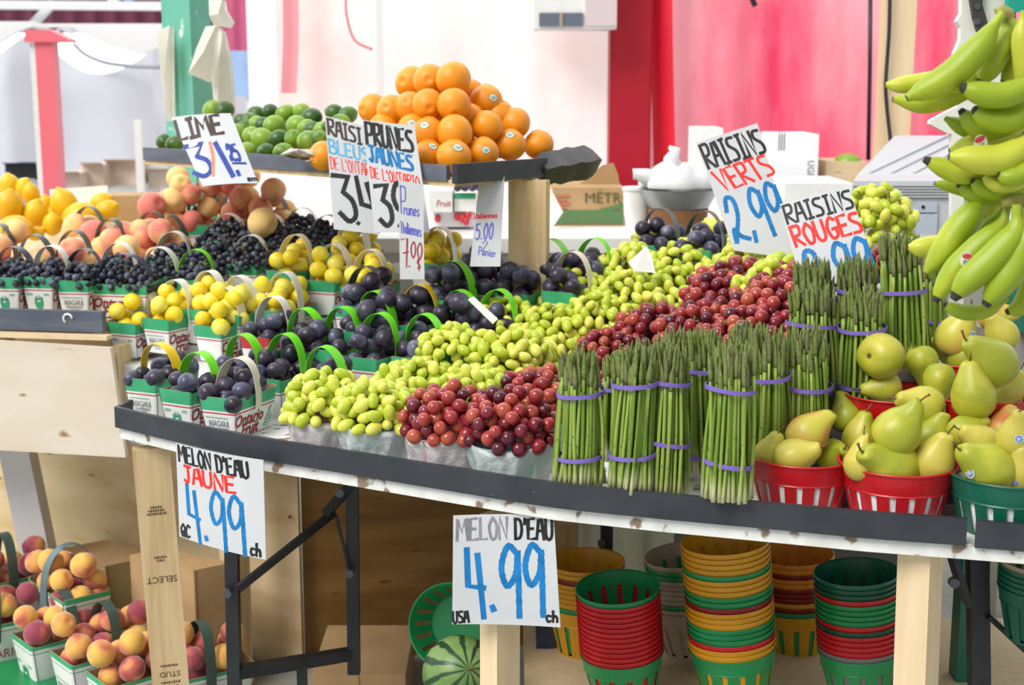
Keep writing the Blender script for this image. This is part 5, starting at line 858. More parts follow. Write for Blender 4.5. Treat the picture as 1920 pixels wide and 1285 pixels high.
PR = [(1446, 846, 63, 20, .2, 2.17, 'p', 'leftmost pear in the left red basket, neck up'), (1520, 806, 82, 35, .1, 2.19, 'b', 'blushed pear on top of the left red basket'), (1590, 772, 64, 5, -.3, 2.29, 'p', 'upright pear behind the blushed pear'), (1498, 855, 74, 72, .3, 2.13, 'p', 'pear lying in front in the left red basket'), (1568, 850, 60, 30, .9, 2.20, 'p', 'shaded pear facing stem forward in the left red basket'), (1614, 812, 70, 8, .1, 2.23, 'p', 'yellow pear with upright stem between the two front red baskets'),
 (1660, 866, 106, -48, .25, 2.02, 'p', 'biggest front pear in the middle red basket'), (1612, 858, 60, -14, 0, 2.09, 'p', 'pear at the left rim of the middle red basket'), (1692, 804, 94, 48, .15, 2.08, 'p', 'topmost pear of the middle red basket'), (1752, 856, 84, 15, .1, 2.06, 'p', 'right pear in the middle red basket'), (1722, 758, 78, -75, 0, 2.20, 'p', 'greenish pear lying behind the topmost pear of the middle basket'), (1748, 812, 70, 20, -.2, 2.17, 'p', 'yellowish pear half hidden in the middle red basket'),
 (1846, 872, 102, -60, .3, 1.99, 'p', 'front pear with blue sticker in the dark green basket'), (1913, 876, 80, -20, .2, 2.0, 'p', 'pear at the lower right photo edge with blue sticker'), (1834, 826, 72, -60, 0, 2.10, 'p', 'pear lying at the back of the dark green basket'), (1818, 804, 60, 60, 0, 2.14, 'p', 'bright pear with long stem behind the dark green basket'), (1908, 812, 76, 10, .3, 2.04, 'p', 'pear with large blue and white sticker at the right edge'), (1884, 797, 46, 20, 0, 2.14, 'b', 'small blushed pear at the back of the dark green basket'),
 (1660, 668, 86, 100, -.8, 2.36, 'p', 'round green pear showing its bottom beside the asparagus'), (1650, 728, 52, -98, .1, 2.36, 'p', 'pear lying with its stem toward the asparagus'), (1732, 688, 58, 165, .4, 2.40, 'p', 'yellowish pear standing neck down in the second row'), (1760, 722, 60, -170, .4, 2.32, 'p', 'green pear with its bottom turned up in second row'), (1824, 732, 90, -10, .0, 2.22, 'p', 'broad pear in front of the second row red basket'), (1856, 672, 94, -42, .1, 2.24, 'p', 'large pear with stem up left before the green post'), (1894, 728, 62, 30, 0, 2.30, 'p', 'pear half hidden behind the broad second row pear'),
 (1796, 622, 78, 22, .1, 2.46, 'b', 'orange blushed pear directly under the bananas'), (1778, 656, 60, -70, 0, 2.52, 'p', 'shaded green pear lying below the orange blushed pear'), (1874, 620, 64, -32, .0, 2.38, 'p', 'bright yellow green pear right of the orange blushed pear'), (1806, 664, 44, 0, 0, 2.45, 'p', 'small yellow pear above the rear red basket'), (1872, 590, 56, 80, 0, 2.5, 'b', 'orange pear lying behind the bright yellow green pear'), (1704, 655, 50, 30, 0, 2.46, 'p', 'yellow pear peeking out behind the round green pear')]
stp = {6: None, 12: (-.85, -.1), 13: (-.55, -.45), 16: (-.2, .1), 25: (.55, .3)}
for i, (x, y, d, a, f, Y, k, lab) in enumerate(PR):
    if i < 18: Y = max(Y + .065, (2.207, 2.15, 2.097)[i // 6])
    rg = random.Random(i + 5); dr_ = Vector((S_(R(a)), -f, Cn(R(a)))).normalized(); s = d / FP * Y / .079; s = max(.7, min(1.15, s)); me_ = ME['bpear'][0] if k == 'b' else rg.choice(ME['pear'])
    p = at(x, y, Y) - dr_ * .006; o = ob('pear', me_, None, p, qz(dr_, rg.random() * 6.28), s); tag(o, lab, 'pear', 'pears in the plastic baskets')
    bend = {0: .6, 1: 1.1, 2: .2}.get(ME['pear'].index(me_) if me_ in ME['pear'] else 0, .6) if k != 'b' else .7
    ob('stem', ME['pearstem'], o, (bend * .055 ** 2 * 6, 0, .0545), qz((rg.uniform(-.4, .4), rg.uniform(-.4, .4), 1))); ob('calyx', ME['calyx'], o, (0, 0, -.0402), Quaternion((0, 1, 0, 0)))
    if stp.get(i):
        u, v = stp[i]; dd = o.rotation_quaternion.inverted() @ Vector((u, -math.sqrt(max(.05, 1 - u * u - v * v)), v)); sticker(o, dd, lambda j: .0392 + .0004 - .0008 * j * j, [X['stw'], X['stb']], w=1.1)['label'] = 'small blue and white round sticker'
# green post behind the pears
a = at(1935, 690, 2.62); bar('market_post', X['dteal'], (a.x, 2.62, 2.2), (a.x, 2.62, zdisp(*en(Vector((a.x, 2.62, 0)))) - .012), .085, .085, 'dark green post at the right edge behind the pears', 'post')
# ------------------------------------------------------------------ bananas
def banana(parent, pts, Y, rp, dark=True, dy=0):
    n = len(pts); Ys = Y if hasattr(Y, '__len__') else [Y] * n; P = smooth_path([at(x, y, Ys[i]) for i, (x, y) in enumerate(pts)], 7); N_ = len(P); r0 = rp / FP * Ys[0]; L_ = [0]
    for a, b in zip(P, P[1:]): L_.append(L_[-1] + (b - a).length)
    T = [l / L_[-1] for l in L_]; rad = [r0 * lerp_tab([(0, .30), (.10, .34), (.17, .58), (.28, .88), (.42, 1), (.68, 1), (.82, .86), (.91, .62), (.955, .40), (.985, .30), (1, .26)], t) for t in T]
    m = MB(); seg = 15; x = None; c = parent.location
    for i, p in enumerate(P):
        t = (P[min(i + 1, N_ - 1)] - P[max(i - 1, 0)]).normalized(); x = (x if x is not None else Vector((0, -1, .2))); x = (x - t * x.dot(t)).normalized(); y = t.cross(x)
        for k in range(seg):
            a = 2 * math.pi * k / seg; f = 1 + .055 * Cn(5 * a); m.v.append(tuple(p - c + (x * Cn(a) + y * S_(a)) * rad[i] * f))
    for i in range(N_ - 1):
        for k in range(seg): m.f.append((i * seg + k, i * seg + (k + 1) % seg, (i + 1) * seg + (k + 1) % seg, (i + 1) * seg + k)); m.m.append(1 if dark and T[i] > .94 else 0)
    m.f += [tuple(range(seg))[::-1], tuple(range((N_ - 1) * seg, N_ * seg))]; m.m += [0, 1]
    return ob('banana', m.mesh('banana', [X['banana'], X['btip']], True, 55), parent)
def crown(parent, pts, Y, r):
    m = MB(); P = [at(x, y, Y) - parent.location for x, y in pts]; m.tube(P, [r * .7] + [r] * (len(P) - 2) + [r * .75], 10, 0, True, .8); return ob('crown', m.mesh('crown', X['bcrown'], True, 50), parent)
def bsticker(parent, px, py, Y, sz, ang):
    c = at(px, py, Y) - parent.location; m = MB(); x = Vector((Cn(ang), 0, S_(ang))); y = Vector((-S_(ang), -.2, Cn(ang))); n = 14
    def el(rx, ry, ox, oy, lift, mi): m.add([c + Vector((0, -lift, 0)) + x * (ox + rx * Cn(2 * math.pi * i / n)) + y * (oy + ry * S_(2 * math.pi * i / n)) for i in range(n)], [tuple(range(n))], mi)
    el(sz, sz * 1.2, 0, 0, 0, 0); el(sz * .8, sz * .45, 0, sz * .55, .0004, 1); [el(sz * .09, sz * .42, sz * .3 * j_, -sz * .42, .0004, 2) for j_ in (-1, 0, 1)]; o = ob('sticker', m.mesh('sticker', [X['stw'], mat('red_sticker_ink', (.60, .05, .08), .4), mat('dark_blue_sticker_ink', (.06, .07, .20), .4), mat('yellow_sticker_ink', (.8, .55, .05), .4)], False), parent); o['label'] = 'white oval sticker with red and blue print'
def hand(label, px, py, Y): return thing('banana_bunch', label, 'bananas', at(px, py, Y), 0, 'bunches of green bananas')
h = hand('topmost bunch of green bananas hanging by its crown', 1880, 30, 1.95)
banana(h, [(1798, 138), (1740, 152), (1690, 160), (1660, 159)], 2.0, 17, False); banana(h, [(1878, 40), (1866, 90), (1820, 155), (1740, 192), (1674, 186)], 1.97, 22, False); banana(h, [(1880, 24), (1862, 50), (1830, 95), (1772, 148), (1700, 184)], 1.92, 27, False)
banana(h, [(1884, 28), (1886, 66), (1864, 112), (1836, 158)], 1.95, 22); banana(h, [(1890, 28), (1906, 60), (1905, 110), (1880, 160)], 1.97, 19); banana(h, [(1920, 20), (1914, 70), (1918, 130), (1912, 170)], 1.93, 19); crown(h, [(1868, 24), (1880, 20), (1890, 26), (1896, 34)], 1.94, .010)
h = hand('second bunch of green bananas with dark tips pointing left', 1930, 190, 1.95)
banana(h, [(1945, 200), (1880, 235), (1822, 244), (1772, 222)], 2.0, 18, False); banana(h, [(1940, 195), (1890, 232), (1835, 240), (1800, 206)], 1.96, 21); banana(h, [(1946, 180), (1900, 222), (1856, 222), (1824, 204)], 1.92, 25); banana(h, [(1950, 130), (1912, 168), (1860, 180), (1800, 163)], 1.90, 24)
h = hand('third bunch of green bananas with red and white sticker', 1930, 260, 1.95)
banana(h, [(1940, 228), (1890, 248), (1836, 270), (1780, 284)], 1.98, 23, False); banana(h, [(1940, 270), (1870, 312), (1800, 324), (1732, 299)], 1.96, 22); banana(h, [(1940, 240), (1915, 276), (1866, 300), (1779, 294)], 1.91, 28); bsticker(h, 1839, 268, 1.932, .0095, R(25))
h = hand('fourth bunch of small green bananas, tips turned to viewer', 1935, 340, 1.97)
banana(h, [(1935, 362), (1860, 368), (1800, 352), (1752, 344)], 2.02, 16, False); banana(h, [(1940, 352), (1880, 366), (1830, 364), (1795, 344)], 1.97, 20); banana(h, [(1940, 340), (1890, 358), (1846, 356), (1821, 338)], 1.94, 18); banana(h, [(1940, 330), (1900, 345), (1866, 346), (1843, 325)], 1.92, 15); banana(h, [(1945, 300), (1915, 326), (1890, 332), (1870, 326)], 1.90, 19)
h = hand('lowest large bunch of green bananas above the pears', 1900, 382, 1.95)
banana(h, [(1800, 448), (1770, 458), (1735, 464), (1702, 464)], 2.06, 20, False); banana(h, [(1868, 360), (1836, 385), (1796, 430), (1764, 478), (1736, 512)], 1.97, 27, False); banana(h, [(1890, 372), (1862, 395), (1825, 440), (1792, 484), (1768, 520)], 2.02, 22, False)
banana(h, [(1884, 384), (1868, 410), (1834, 450), (1800, 492)], 1.99, 17, False); banana(h, [(1890, 384), (1876, 424), (1834, 462), (1790, 506), (1752, 566)], 1.94, 24); banana(h, [(1906, 384), (1903, 432), (1866, 478), (1816, 524), (1786, 562)], 1.90, 28); banana(h, [(1926, 390), (1924, 440), (1900, 498), (1866, 546), (1846, 574)], 1.90, 28); banana(h, [(1950, 470), (1935, 530), (1915, 572), (1886, 586)], 1.95, 20); banana(h, [(1890, 560), (1850, 582), (1806, 586), (1768, 570)], 2.0, 15)
crown(h, [(1878, 380), (1895, 376), (1925, 378)], 1.93, .012); bsticker(h, 1812, 487, 1.905, .0085, R(-5))
m = MB(); m.tube([at(1880, 372, 1.97), at(1930, 366, 1.97)], .006, 8); m.tube([at(1925, 366, 1.97), at(1925, -60, 1.99)], .004, 8); c = at(1925, -60, 1.99); m.v = [tuple(Vector(v) - c) for v in m.v]; o = ob('hanging_rope', m.mesh('rope', mat('dark_brown_rope', (.05, .035, .03), .8), True), None, c); tag(o, 'dark rope carrying the bunches of bananas', 'rope')
# white board with dark straps behind the bananas
def traced(name, pts, Y, th, mt, c=None):
    P = [at(x, y, Y) for x, y in pts]; c = c or sum(P, Vector()) / len(P); m = MB(); m.prism([p - c for p in P], 0, th, ax=Vector((0, 1, 0))); return m, c
m, c = traced('b', [(1804, -30), (1803, 25), (1794, 40), (1802, 52), (1801, 75), (1790, 100), (1795, 200), (1745, 226), (1744, 233), (1776, 250), (1785, 252), (1785, 600), (1806, 640), (1808, 250), (1906, 246), (1906, -30)], 2.58, .02, 0); r_ = thing('hanging_board', 'torn white board hanging behind the bananas', 'board', c); ob('board', sharp(m, 'board', mat('off_white_board', [(.66, .65, .57), (.74, .73, .66)], .7, noise=5)), r_)
for pts in ([(1815, -30), (1846, -30), (1842, 8), (1853, 46), (1834, 60), (1826, 34)], [(1884, -30), (1890, 5), (1888, 30), (1892, 52), (1904, 40), (1905, -30)]):
    m, _ = traced('s', pts, 2.565, .012, 0, c); s_ = ob('strap', sharp(m, 'strap', mat('dark_brown_strap', (.045, .034, .033), .6)), r_); s_['label'] = 'dark brown strap'
    for x, y in ((1833, 12), (1833, 40)) if pts[0][0] < 1850 else ((1897, 10),):
        k = at(x, y, 2.562) - c; m = MB(); m.tube([k, k + Vector((0, .006, 0))], .006, 10); ob('rivet', m.mesh('rivet', X['steel'], False), s_)
a = at(1916, -10, 2.5); bar('green_bracket', mat('teal_plastic_strip', (.0, .30, .22), .5), at(1915, 22, 2.5), at(1915, -60, 2.5), .05, .02, 'teal strip at the top right corner above the bananas', 'bracket')
# ------------------------------------------------------------------ price signs
YS = 2.98
s = Sign('price_sign', 'lime price sign hanging from the left end of the raised tray', [(324, 229, 3.36), (435, 221, 3.36), (484, 344, 3.22), (380, 350, 3.22)], .004, .015)
s.line('lettering', 'LIME', (329, 236), (414, 225), (338, 268), 6.5, 'mbrown'); s.line('price', '3', (347, 277), (386, 274), (362, 334), 8, 'mnavy'); s.line('slash', '', (396, 274), (404, 274), (399, 332), 6, 'morange', raw=[[(0, 0), (.5, .4), (.2, 1)]]); s.line('price', '', (406, 275), (416, 275), (436, 333), 9, 'mnavy', raw=[[(0, 0), (.2, 1)]])
s.line('price', '25', (424, 277), (442, 276), (436, 305), 5, 'mnavy', raw=None); s.line('underline', '', (438, 310), (462, 309), (438, 312), 4, 'mnavy', raw=[[(0, 0), (1, 0)]]); s.line('dot', '', (446, 324), (450, 324), (447, 331), 7, 'mnavy', raw=[[(0, 0), (.6, 1)]]); s.line('small_writing', 'sm', (462, 332), (480, 331), (465, 341), 3, 'mblack')
s = Sign('price_sign', 'blue grapes price sign with letters cut off by the yellow plum sign', [(609, 217, 3.20), (700, 240, 3.19), (712, 440, 3.12), (626, 430, 3.12)], .0)
s.line('lettering', 'RAISI', (613, 222), (676, 242), (616, 252), 4.6, 'mbrown'); s.line('lettering', 'BLEUS', (615, 261), (690, 279), (618, 287), 3.6, 'mlblue'); s.line('lettering', "DE L'ONTARI", (618, 294), (697, 309), (621, 317), 1.8, 'mred'); s.line('price', '34', (622, 325), (700, 338), (636, 412), 9, 'mblack'); s.line('dot', ',', (666, 404), (674, 406), (668, 418), 7, 'mblack')
s = Sign('price_sign', 'yellow plums price sign standing in the yellow plums', [(680, 225, 3.13), (777, 236, 3.12), (806, 436, 3.05), (702, 436, 3.06)], .0)
s.line('lettering', 'PRUNES', (684, 229), (772, 246), (688, 270), 6, 'mblack'); s.line('lettering', 'JAUNES', (690, 273), (772, 293), (694, 302), 5.4, 'mblue'); s.line('lettering', "DE L'ONTARIO", (693, 313), (785, 332), (696, 334), 2.3, 'mred'); s.line('price', '39', (702, 346), (760, 344), (712, 424), 9, 'mblack'); s.line('dot', '.', (744, 412), (752, 412), (745, 424), 7, 'mblack')
s = Sign('price_sign', 'narrow Italian plums sign reading seven dollars', [(747, 338, 3.02), (793, 346, 3.02), (796, 524, 2.98), (750, 524, 2.98)])
s.line('lettering', 'P', (750, 348), (760, 350), (752, 400), 2.2, 'mviolet'); s.line('lettering', 'runes', (757, 380), (786, 384), (757, 402), 2.2, 'mviolet'); s.line('lettering', 'Italiennes', (751, 415), (789, 423), (752, 436), 2.0, 'mviolet'); s.line('price', '7', (752, 448), (765, 447), (755, 502), 2.6, 'dkred'); s.line('price', '00', (770, 453), (792, 457), (770, 482), 2.6, 'dkred'); s.line('dollar_mark', '$', (781, 486), (788, 486), (782, 506), 2, 'dkred'); s.line('dot', '.', (765, 492), (770, 492), (765, 500), 3, 'dkred')
s = Sign('price_sign', 'narrow Italian plums sign reading five dollars by the tray post', [(900, 326, 3.16), (946, 329, 3.16), (938, 500, 3.08), (881, 500, 3.08)])
s.line('lettering', 'Italiennes', (888, 401), (932, 399), (888, 411), 1.9, 'mred'); s.line('price', '5.00', (893, 421), (926, 419), (891, 450), 2.6, 'mviolet'); s.line('lettering', 'Panier', (898, 463), (930, 468), (897, 478), 1.8, 'mviolet'); s.line('flourish', '', (905, 452), (915, 452), (902, 470), 1.6, 'mviolet', raw=[[(0, .3), (.5, 0), (1, .2), (.3, 1)]])
s = Sign('price_sign', 'green grapes price sign tilting left behind the green grapes', [(1305, 268, 2.98), (1420, 231, 2.95), (1493, 486, 2.88), (1376, 470, 2.90)])
s.line('lettering', 'RAISINS', (1310, 273), (1420, 242), (1329, 317), 5.6, 'mblack'); s.line('lettering', 'VERTS', (1334, 324), (1432, 290), (1358, 360), 5.2, 'mred'); s.line('price', '2,99', (1353, 374), (1452, 340), (1382, 455), 8, 'mblue')
s = Sign('price_sign', 'red grapes price sign standing behind the asparagus', [(1462, 383, 2.72), (1591, 351, 2.69), (1658, 548, 2.62), (1510, 560, 2.64)])
s.line('lettering', 'RAISINS', (1466, 387), (1592, 356), (1477, 421), 5, 'mblack'); s.line('lettering', 'ROUGES', (1479, 427), (1606, 398), (1493, 464), 6, 'mred'); s.line('price', '2.99', (1500, 474), (1624, 444), (1522, 548), 9, 'mblue'); s.line('small_writing', 'ch', (1636, 515), (1650, 512), (1641, 532), 4, 'mblack')
s = Sign('price_sign', 'yellow watermelon price sign hanging at the left of the table', [(330, 831, 2.62), (494, 863, 2.50), (499, 1050, 2.50), (337, 1006, 2.62)], .008)
s.line('lettering', "MELON D'EAU", (334, 833), (468, 866), (338, 864), 4.6, 'mblack'); s.line('lettering', 'JAUNE', (347, 872), (446, 894), (350, 902), 5, 'mred'); s.line('price', '4.99', (352, 906), (462, 934), (356, 1002), 7, 'mblue'); s.line('small_writing', 'QC', (341, 981), (361, 986), (341, 1003), 4, 'mblack'); s.line('small_writing', 'ch', (474, 1016), (491, 1020), (474, 1040), 4, 'mblack')
s = Sign('price_sign', 'watermelon price sign nailed to the middle table leg', [(850, 967, 2.32), (1038, 966, 2.27), (1051, 1177, 2.27), (848, 1171, 2.32)], -.006)
s.line('lettering', 'MELON', (856, 974), (950, 972), (857, 1014), 5.2, 'mgrey'); s.line('lettering', "D'EAU", (964, 974), (1036, 974), (965, 1012), 5.6, 'mblack'); s.line('price', '4.99', (872, 1030), (1020, 1022), (872, 1150), 11, 'mblue'); s.line('small_writing', 'USA', (849, 1147), (878, 1146), (850, 1169), 4.4, 'mblack'); s.line('small_writing', 'ch', (1024, 1146), (1046, 1146), (1024, 1167), 4.6, 'mblack')
# ------------------------------------------------------------------ table legs
a0, a1 = at(283, 838, 2.80), at(321, 1290, 2.80); r_ = thing('table_leg', 'leaning wooden plank leg with printed grade stamps at the left', 'leg', a1); dv = a0 - a1; m = MB(); m.beam(Vector((0, 0, 0)) - dv * .35, dv, .074, .038, Vector((1, .25, 0)).normalized()); ob('plank', sharp(m, 'plank', X['wood']), r_)
t_ = dv.normalized(); sx = Vector((1, .25, 0)).normalized(); sx = (sx - t_ * sx.dot(t_)).normalized(); fn_ = t_.cross(sx); fn_ = fn_ if fn_.y < 0 else -fn_; m = MB()
def lt(w_, sz, y): f = (1290 - y) / 452; word(m, w_, sz, dv * f + fn_ * .0198, -sx, -t_, 0, 1)
lt('SELECT', .019, 1077); lt('STUD', .017, 1256)
for y, hw, k in ((944, .012, 5), (950, .017, 7), (956, .020, 8), (1036, .013, 5), (1042, .008, 3), (1240, .018, 7), (1272, .020, 8), (1280, .016, 6)):      # worn stamp lines too faint to read
    for j in range(k): c = dv * ((1290 - y) / 452) + fn_ * .0198 + sx * (-hw + 2 * hw * (j + .5) / k); m.strip([c - sx * hw / k * .6, c + sx * hw / k * .6], t_ * (.0035 + .0015 * (j % 2)), .0003)
ob('printed_lettering', m.mesh('letters', mat('brown_stamp_ink', (.09, .055, .03), .8), False), r_)
a0, a1 = at(938, 962, 2.375), at(936, 1290, 2.375); bar('table_leg', X['wood2'], a0, a1 - Vector((0, 0, .4)), .042, .058, 'pale wooden post behind the watermelon price sign', 'leg', Vector((.72, -.69, 0)).normalized())
a0, a1 = at(1727, 1018, 2.13), at(1724, 1290, 2.13); bar('table_leg', X['wood2'], a0, a1 - Vector((0, 0, .4)), .052, .058, 'pale wooden post at the right between basket stack and black leg', 'leg', Vector((.80, -.60, 0)).normalized())
def tube_leg(name, label, segs, c, knob=()):
    r_ = thing(name, label, 'leg', c)
    for nm, a, b, w, d in segs:
        m = MB(); m.beam(a - c, b - c, w, d, Vector((1, 0, 0)) if abs((b - a).normalized().x) < .8 else Vector((0, 1, 0))); ob(nm, sharp(m, nm, X['blk']), r_)
    for k in knob: m = MB(); m.tube([k - c, k - c + Vector((0, -.014, 0))], .009, 10); ob('bolt', m.mesh('bolt', X['steel'], True, 40), r_)
    return r_
L1, L2 = at(434, 1035, 2.74), at(439, 1330, 2.74); R1, R2 = at(660, 905, 2.90), at(664, 1262, 2.90)
tube_leg('folding_leg', 'black steel folding table leg with diagonal brace', [('upright', L1 + (L1 - L2) * .5, L2 - Vector((0, 0, .15)), .026, .026), ('upright', R1, R2, .026, .026), ('crossbar', at(440, 1262, 2.74), at(660, 1226, 2.90), .024, .024), ('diagonal_brace', at(446, 1105, 2.73), at(628, 960, 2.87), .006, .028), ('hinge_plate', at(610, 965, 2.86), at(660, 908, 2.88), .018, .040), ('link_rod', at(630, 968, 2.86), at(656, 1070, 2.89), .006, .006), ('foot', at(566, 1245, 2.83), at(568, 1330, 2.83), .02, .02)], R2, (at(638, 922, 2.83), at(656, 1073, 2.87), at(428, 1110, 2.72)))
P1, P2 = at(1832, 1030, 2.42), at(1836, 1300, 2.42)
tube_leg('folding_leg', 'black steel folding leg with brace under the right end', [('upright', P1, P2, .034, .03), ('hinge_plate', at(1784, 1038, 2.40), at(1812, 1130, 2.40), .01, .05), ('diagonal_brace', at(1850, 1152, 2.41), at(1925, 1222, 2.41), .01, .032)], P2, (at(1786, 1090, 2.38),))
P1, P2 = at(1138, 975, 3.0), at(1136, 1040, 3.0); tube_leg('folding_leg', 'short black leg visible above the stacked yellow baskets', [('upright', P1 + Vector((0, 0, .05)), P2 - Vector((0, 0, .5)), .026, .026)], P2, (at(1128, 1018, 2.98),))
a = at(1818, 1150, 2.75); bar('green_post', X['dteal'], (a.x, 2.75, .73), (a.x, 2.75, 0), .055, .05, 'dark green post behind the right black folding leg', 'post')
# ------------------------------------------------------------------ plywood under the stall
p0, p1 = at(-60, 1000, 3.98), at(560, 1000, 3.34); m = MB(); m.prism([Vector((p0.x, p0.y, .0)), Vector((p1.x, p1.y, 0)), Vector((p1.x, p1.y, .86)), Vector((p0.x, p0.y, .86))], 0, .035, ax=Vector((0, 1, 0))); c = Vector((p1.x, p1.y, 0)); m.v = [tuple(Vector(v) - c) for v in m.v]
for z in (.80, .745, .727, .52, .40, .33): m.tube([Vector((-.02, -.001, z)), Vector((-.02, -.003, z))], .005, 8, 1)
o = ob('plywood_panel', sharp(m, 'panel', [X['ply2'], X['stem']]), None, c); tag(o, 'knotty pale plywood panel with screw holes behind the cardboard boxes', 'panel')
q0, q1 = at(566, 1000, 3.38), at(1040, 1000, 3.52); m = MB(); m.prism([Vector((q0.x, q0.y, 0)), Vector((q1.x, q1.y, 0)), Vector((q1.x, q1.y, .8)), Vector((q0.x, q0.y, .8))], 0, .02, ax=Vector((0, 1, 0))); c = Vector((q0.x, q0.y, 0)); m.v = [tuple(Vector(v) - c) for v in m.v]; o = ob('plywood_panel', sharp(m, 'panel', X['ply3']), None, c); tag(o, 'amber plywood panel with painted shade behind the black folding leg', 'panel')
def crate(x0, x1, y0, y1, Y, dep, mt, lab, zb, name='cardboard_box', cat='box', rz=0):
    p, q = at(x0, y1, Y), at(x1, y0, Y); c = Vector(((p.x + q.x) / 2, Y + dep / 2, zb)); m = MB(); m.box((0, 0, (q.z - zb) / 2), (q.x - p.x, dep, q.z - zb)); m.box((0, -dep / 2 - .001, (q.z - zb) - .03), (.003, .003, .06)); o = ob(name, sharp(m, name, X[mt]), None, c); o.rotation_euler = (0, 0, rz); return tag(o, lab, cat)
def corner_box(f, l, r, Y, lab):
    zt = at(*f, Y).z; F_, L_, R_ = on(*f, zt), on(*l, zt), on(*r, zt); B_ = L_ + R_ - F_; c = Vector(((F_.x + B_.x) / 2, (F_.y + B_.y) / 2, 0)); m = MB(); m.prism([Vector((p.x, p.y, 0)) - c for p in (F_, R_, B_, L_)], 0, zt); u = (F_ - c) * 1.003; m.box((u.x, u.y, zt * .5), (.004, .004, zt)); return tag(ob('cardboard_box', sharp(m, 'box', X['box']), None, c), lab, 'box')
corner_box((197, 1062), (90, 1033), (306, 1040), 3.44, 'closed brown cardboard box behind the rear peach basket'); corner_box((363, 1070), (243, 1041), (432, 1056), 3.14, 'tall brown cardboard box right of the leaning plank leg')
crate(585, 760, 1266, 1330, 3.05, .3, 'box', 'flattened cardboard on the floor behind the black crossbar', .0)
m = MB(); c = at(1180, 1270, 2.75); zs = at(1180, 1322, 2.62).z; m.box((.36, .02, -.02), (1.15, .62, .04)); m.box((-.15, .02, -.12), (.05, .6, .16)); m.box((.88, .02, -.12), (.05, .6, .16)); o = ob('low_shelf', sharp(m, 'shelf', X['wood2']), None, (c.x, 2.75, zs)); tag(o, 'low pale wooden shelf under the table carrying the basket stacks', 'shelf')
m = MB(); p, q = at(1075, 1000, 3.6), at(1300, 1000, 3.6); m.grid(24, 12, lambda u, v: Vector((p.x + (q.x - p.x) * u, 3.6 + .02 * S_(u * 17 + v * 3) + .012 * S_(u * 31), .76 * v))); o = ob('plastic_sheet', m.mesh('sheet', mat('pale_green_plastic_sheet', [(.50, .54, .38), (.64, .67, .52)], .4, .5, noise=5, trans=.3, bump=(12, .8)))); tag(o, 'pale greenish plastic sheet hanging behind the yellow basket stack', 'plastic sheet')
crate(1040, 1085, 985, 1090, 3.52, .1, 'box', 'narrow brown cardboard edge beside the watermelon price sign', .05)
crate(1290, 1690, 1003, 1058, 3.3, .3, 'pgrey', 'grey plastic crate behind the basket stacks under the table', .0, 'plastic_crate', 'crate')
crate(1005, 1040, 1195, 1330, 2.9, .2, 'hnavy', 'dark blue crate beside the middle table leg', .0, 'plastic_crate', 'crate')
crate(1868, 1895, 1030, 1130, 3.1, .1, 'sack', 'pale block standing far under the right end of the table', .0, 'pale_block', 'box')
# ------------------------------------------------------------------ stacks of empty baskets
COL = {'Y': 'pyellow', 'G': 'pgreen', 'R': 'pred', 'B': 'pbeige', 'O': 'porange', 'T': 'pteal', 'D': 'pdgreen', 'M': 'pmaroon', 'K': 'pgrey'}
CW = {'Y': 'yellow', 'G': 'green', 'R': 'red', 'B': 'beige', 'O': 'orange', 'T': 'teal', 'D': 'dark green', 'M': 'maroon', 'K': 'grey'}
SBM = {k: slot_basket(X[v], RT, RB, RH, .028, 14, .0012) for k, v in COL.items()}
def stack(px, py, Y, seq, tilt, name, sc=1, pitch=.0106, tl2=0):
    top = at(px, py, Y); ax = Vector((-S_(R(tilt)), -S_(R(tl2)), 1)).normalized(); q = ax.to_track_quat('Z', 'Y'); n = len(seq)
    for i, ch in enumerate(seq):
        pos = top - ax * (RH * sc + pitch * sc * i); o = ob('stacking_basket', SBM[ch], None, pos, q @ Quaternion((0, 0, 1), (i % 2) * .2), sc); run = [j for j in range(n) if seq[j] == ch]
        if i == 0: lab = 'topmost ' + CW[ch] + ' basket of ' + name
        elif i == n - 1: lab = 'bottom ' + CW[ch] + ' slotted basket of ' + name
        else: lab = CW[ch] + ' basket nested inside ' + name
        tag(o, lab, 'basket', (CW[ch] + ' baskets nested in ' + name) if 0 < i < n - 1 else None)
stack(1359, 1016, 2.58, 'YYYYGYYYGGMYYYGGGRYYG', 5.5, 'the tall leaning yellow and green stack'); stack(1158, 1102, 2.62, 'GRRRRRRRRRRRRG', 4.5, 'the mostly red stack beside the watermelon sign', .98, tl2=4)
stack(1098, 1052, 2.9, 'YYMYYYYYGY', 1, 'the yellow stack behind the watermelon sign'); stack(1282, 1042, 2.82, 'BGGBBBBBGBB', 7, 'the beige stack behind the leaning tall stack', .98); stack(1490, 1040, 2.92, 'OOMOOMMMYMGY', 3, 'the orange topped stack behind the leaning stack'); stack(1606, 1074, 2.62, 'TDDRGGGGRDRRRRKG', 5, 'the teal topped stack beside the right wooden post', .98); stack(1958, 1052, 2.36, 'BTTTTT', 0, 'the teal stack at the right photo edge', .9)
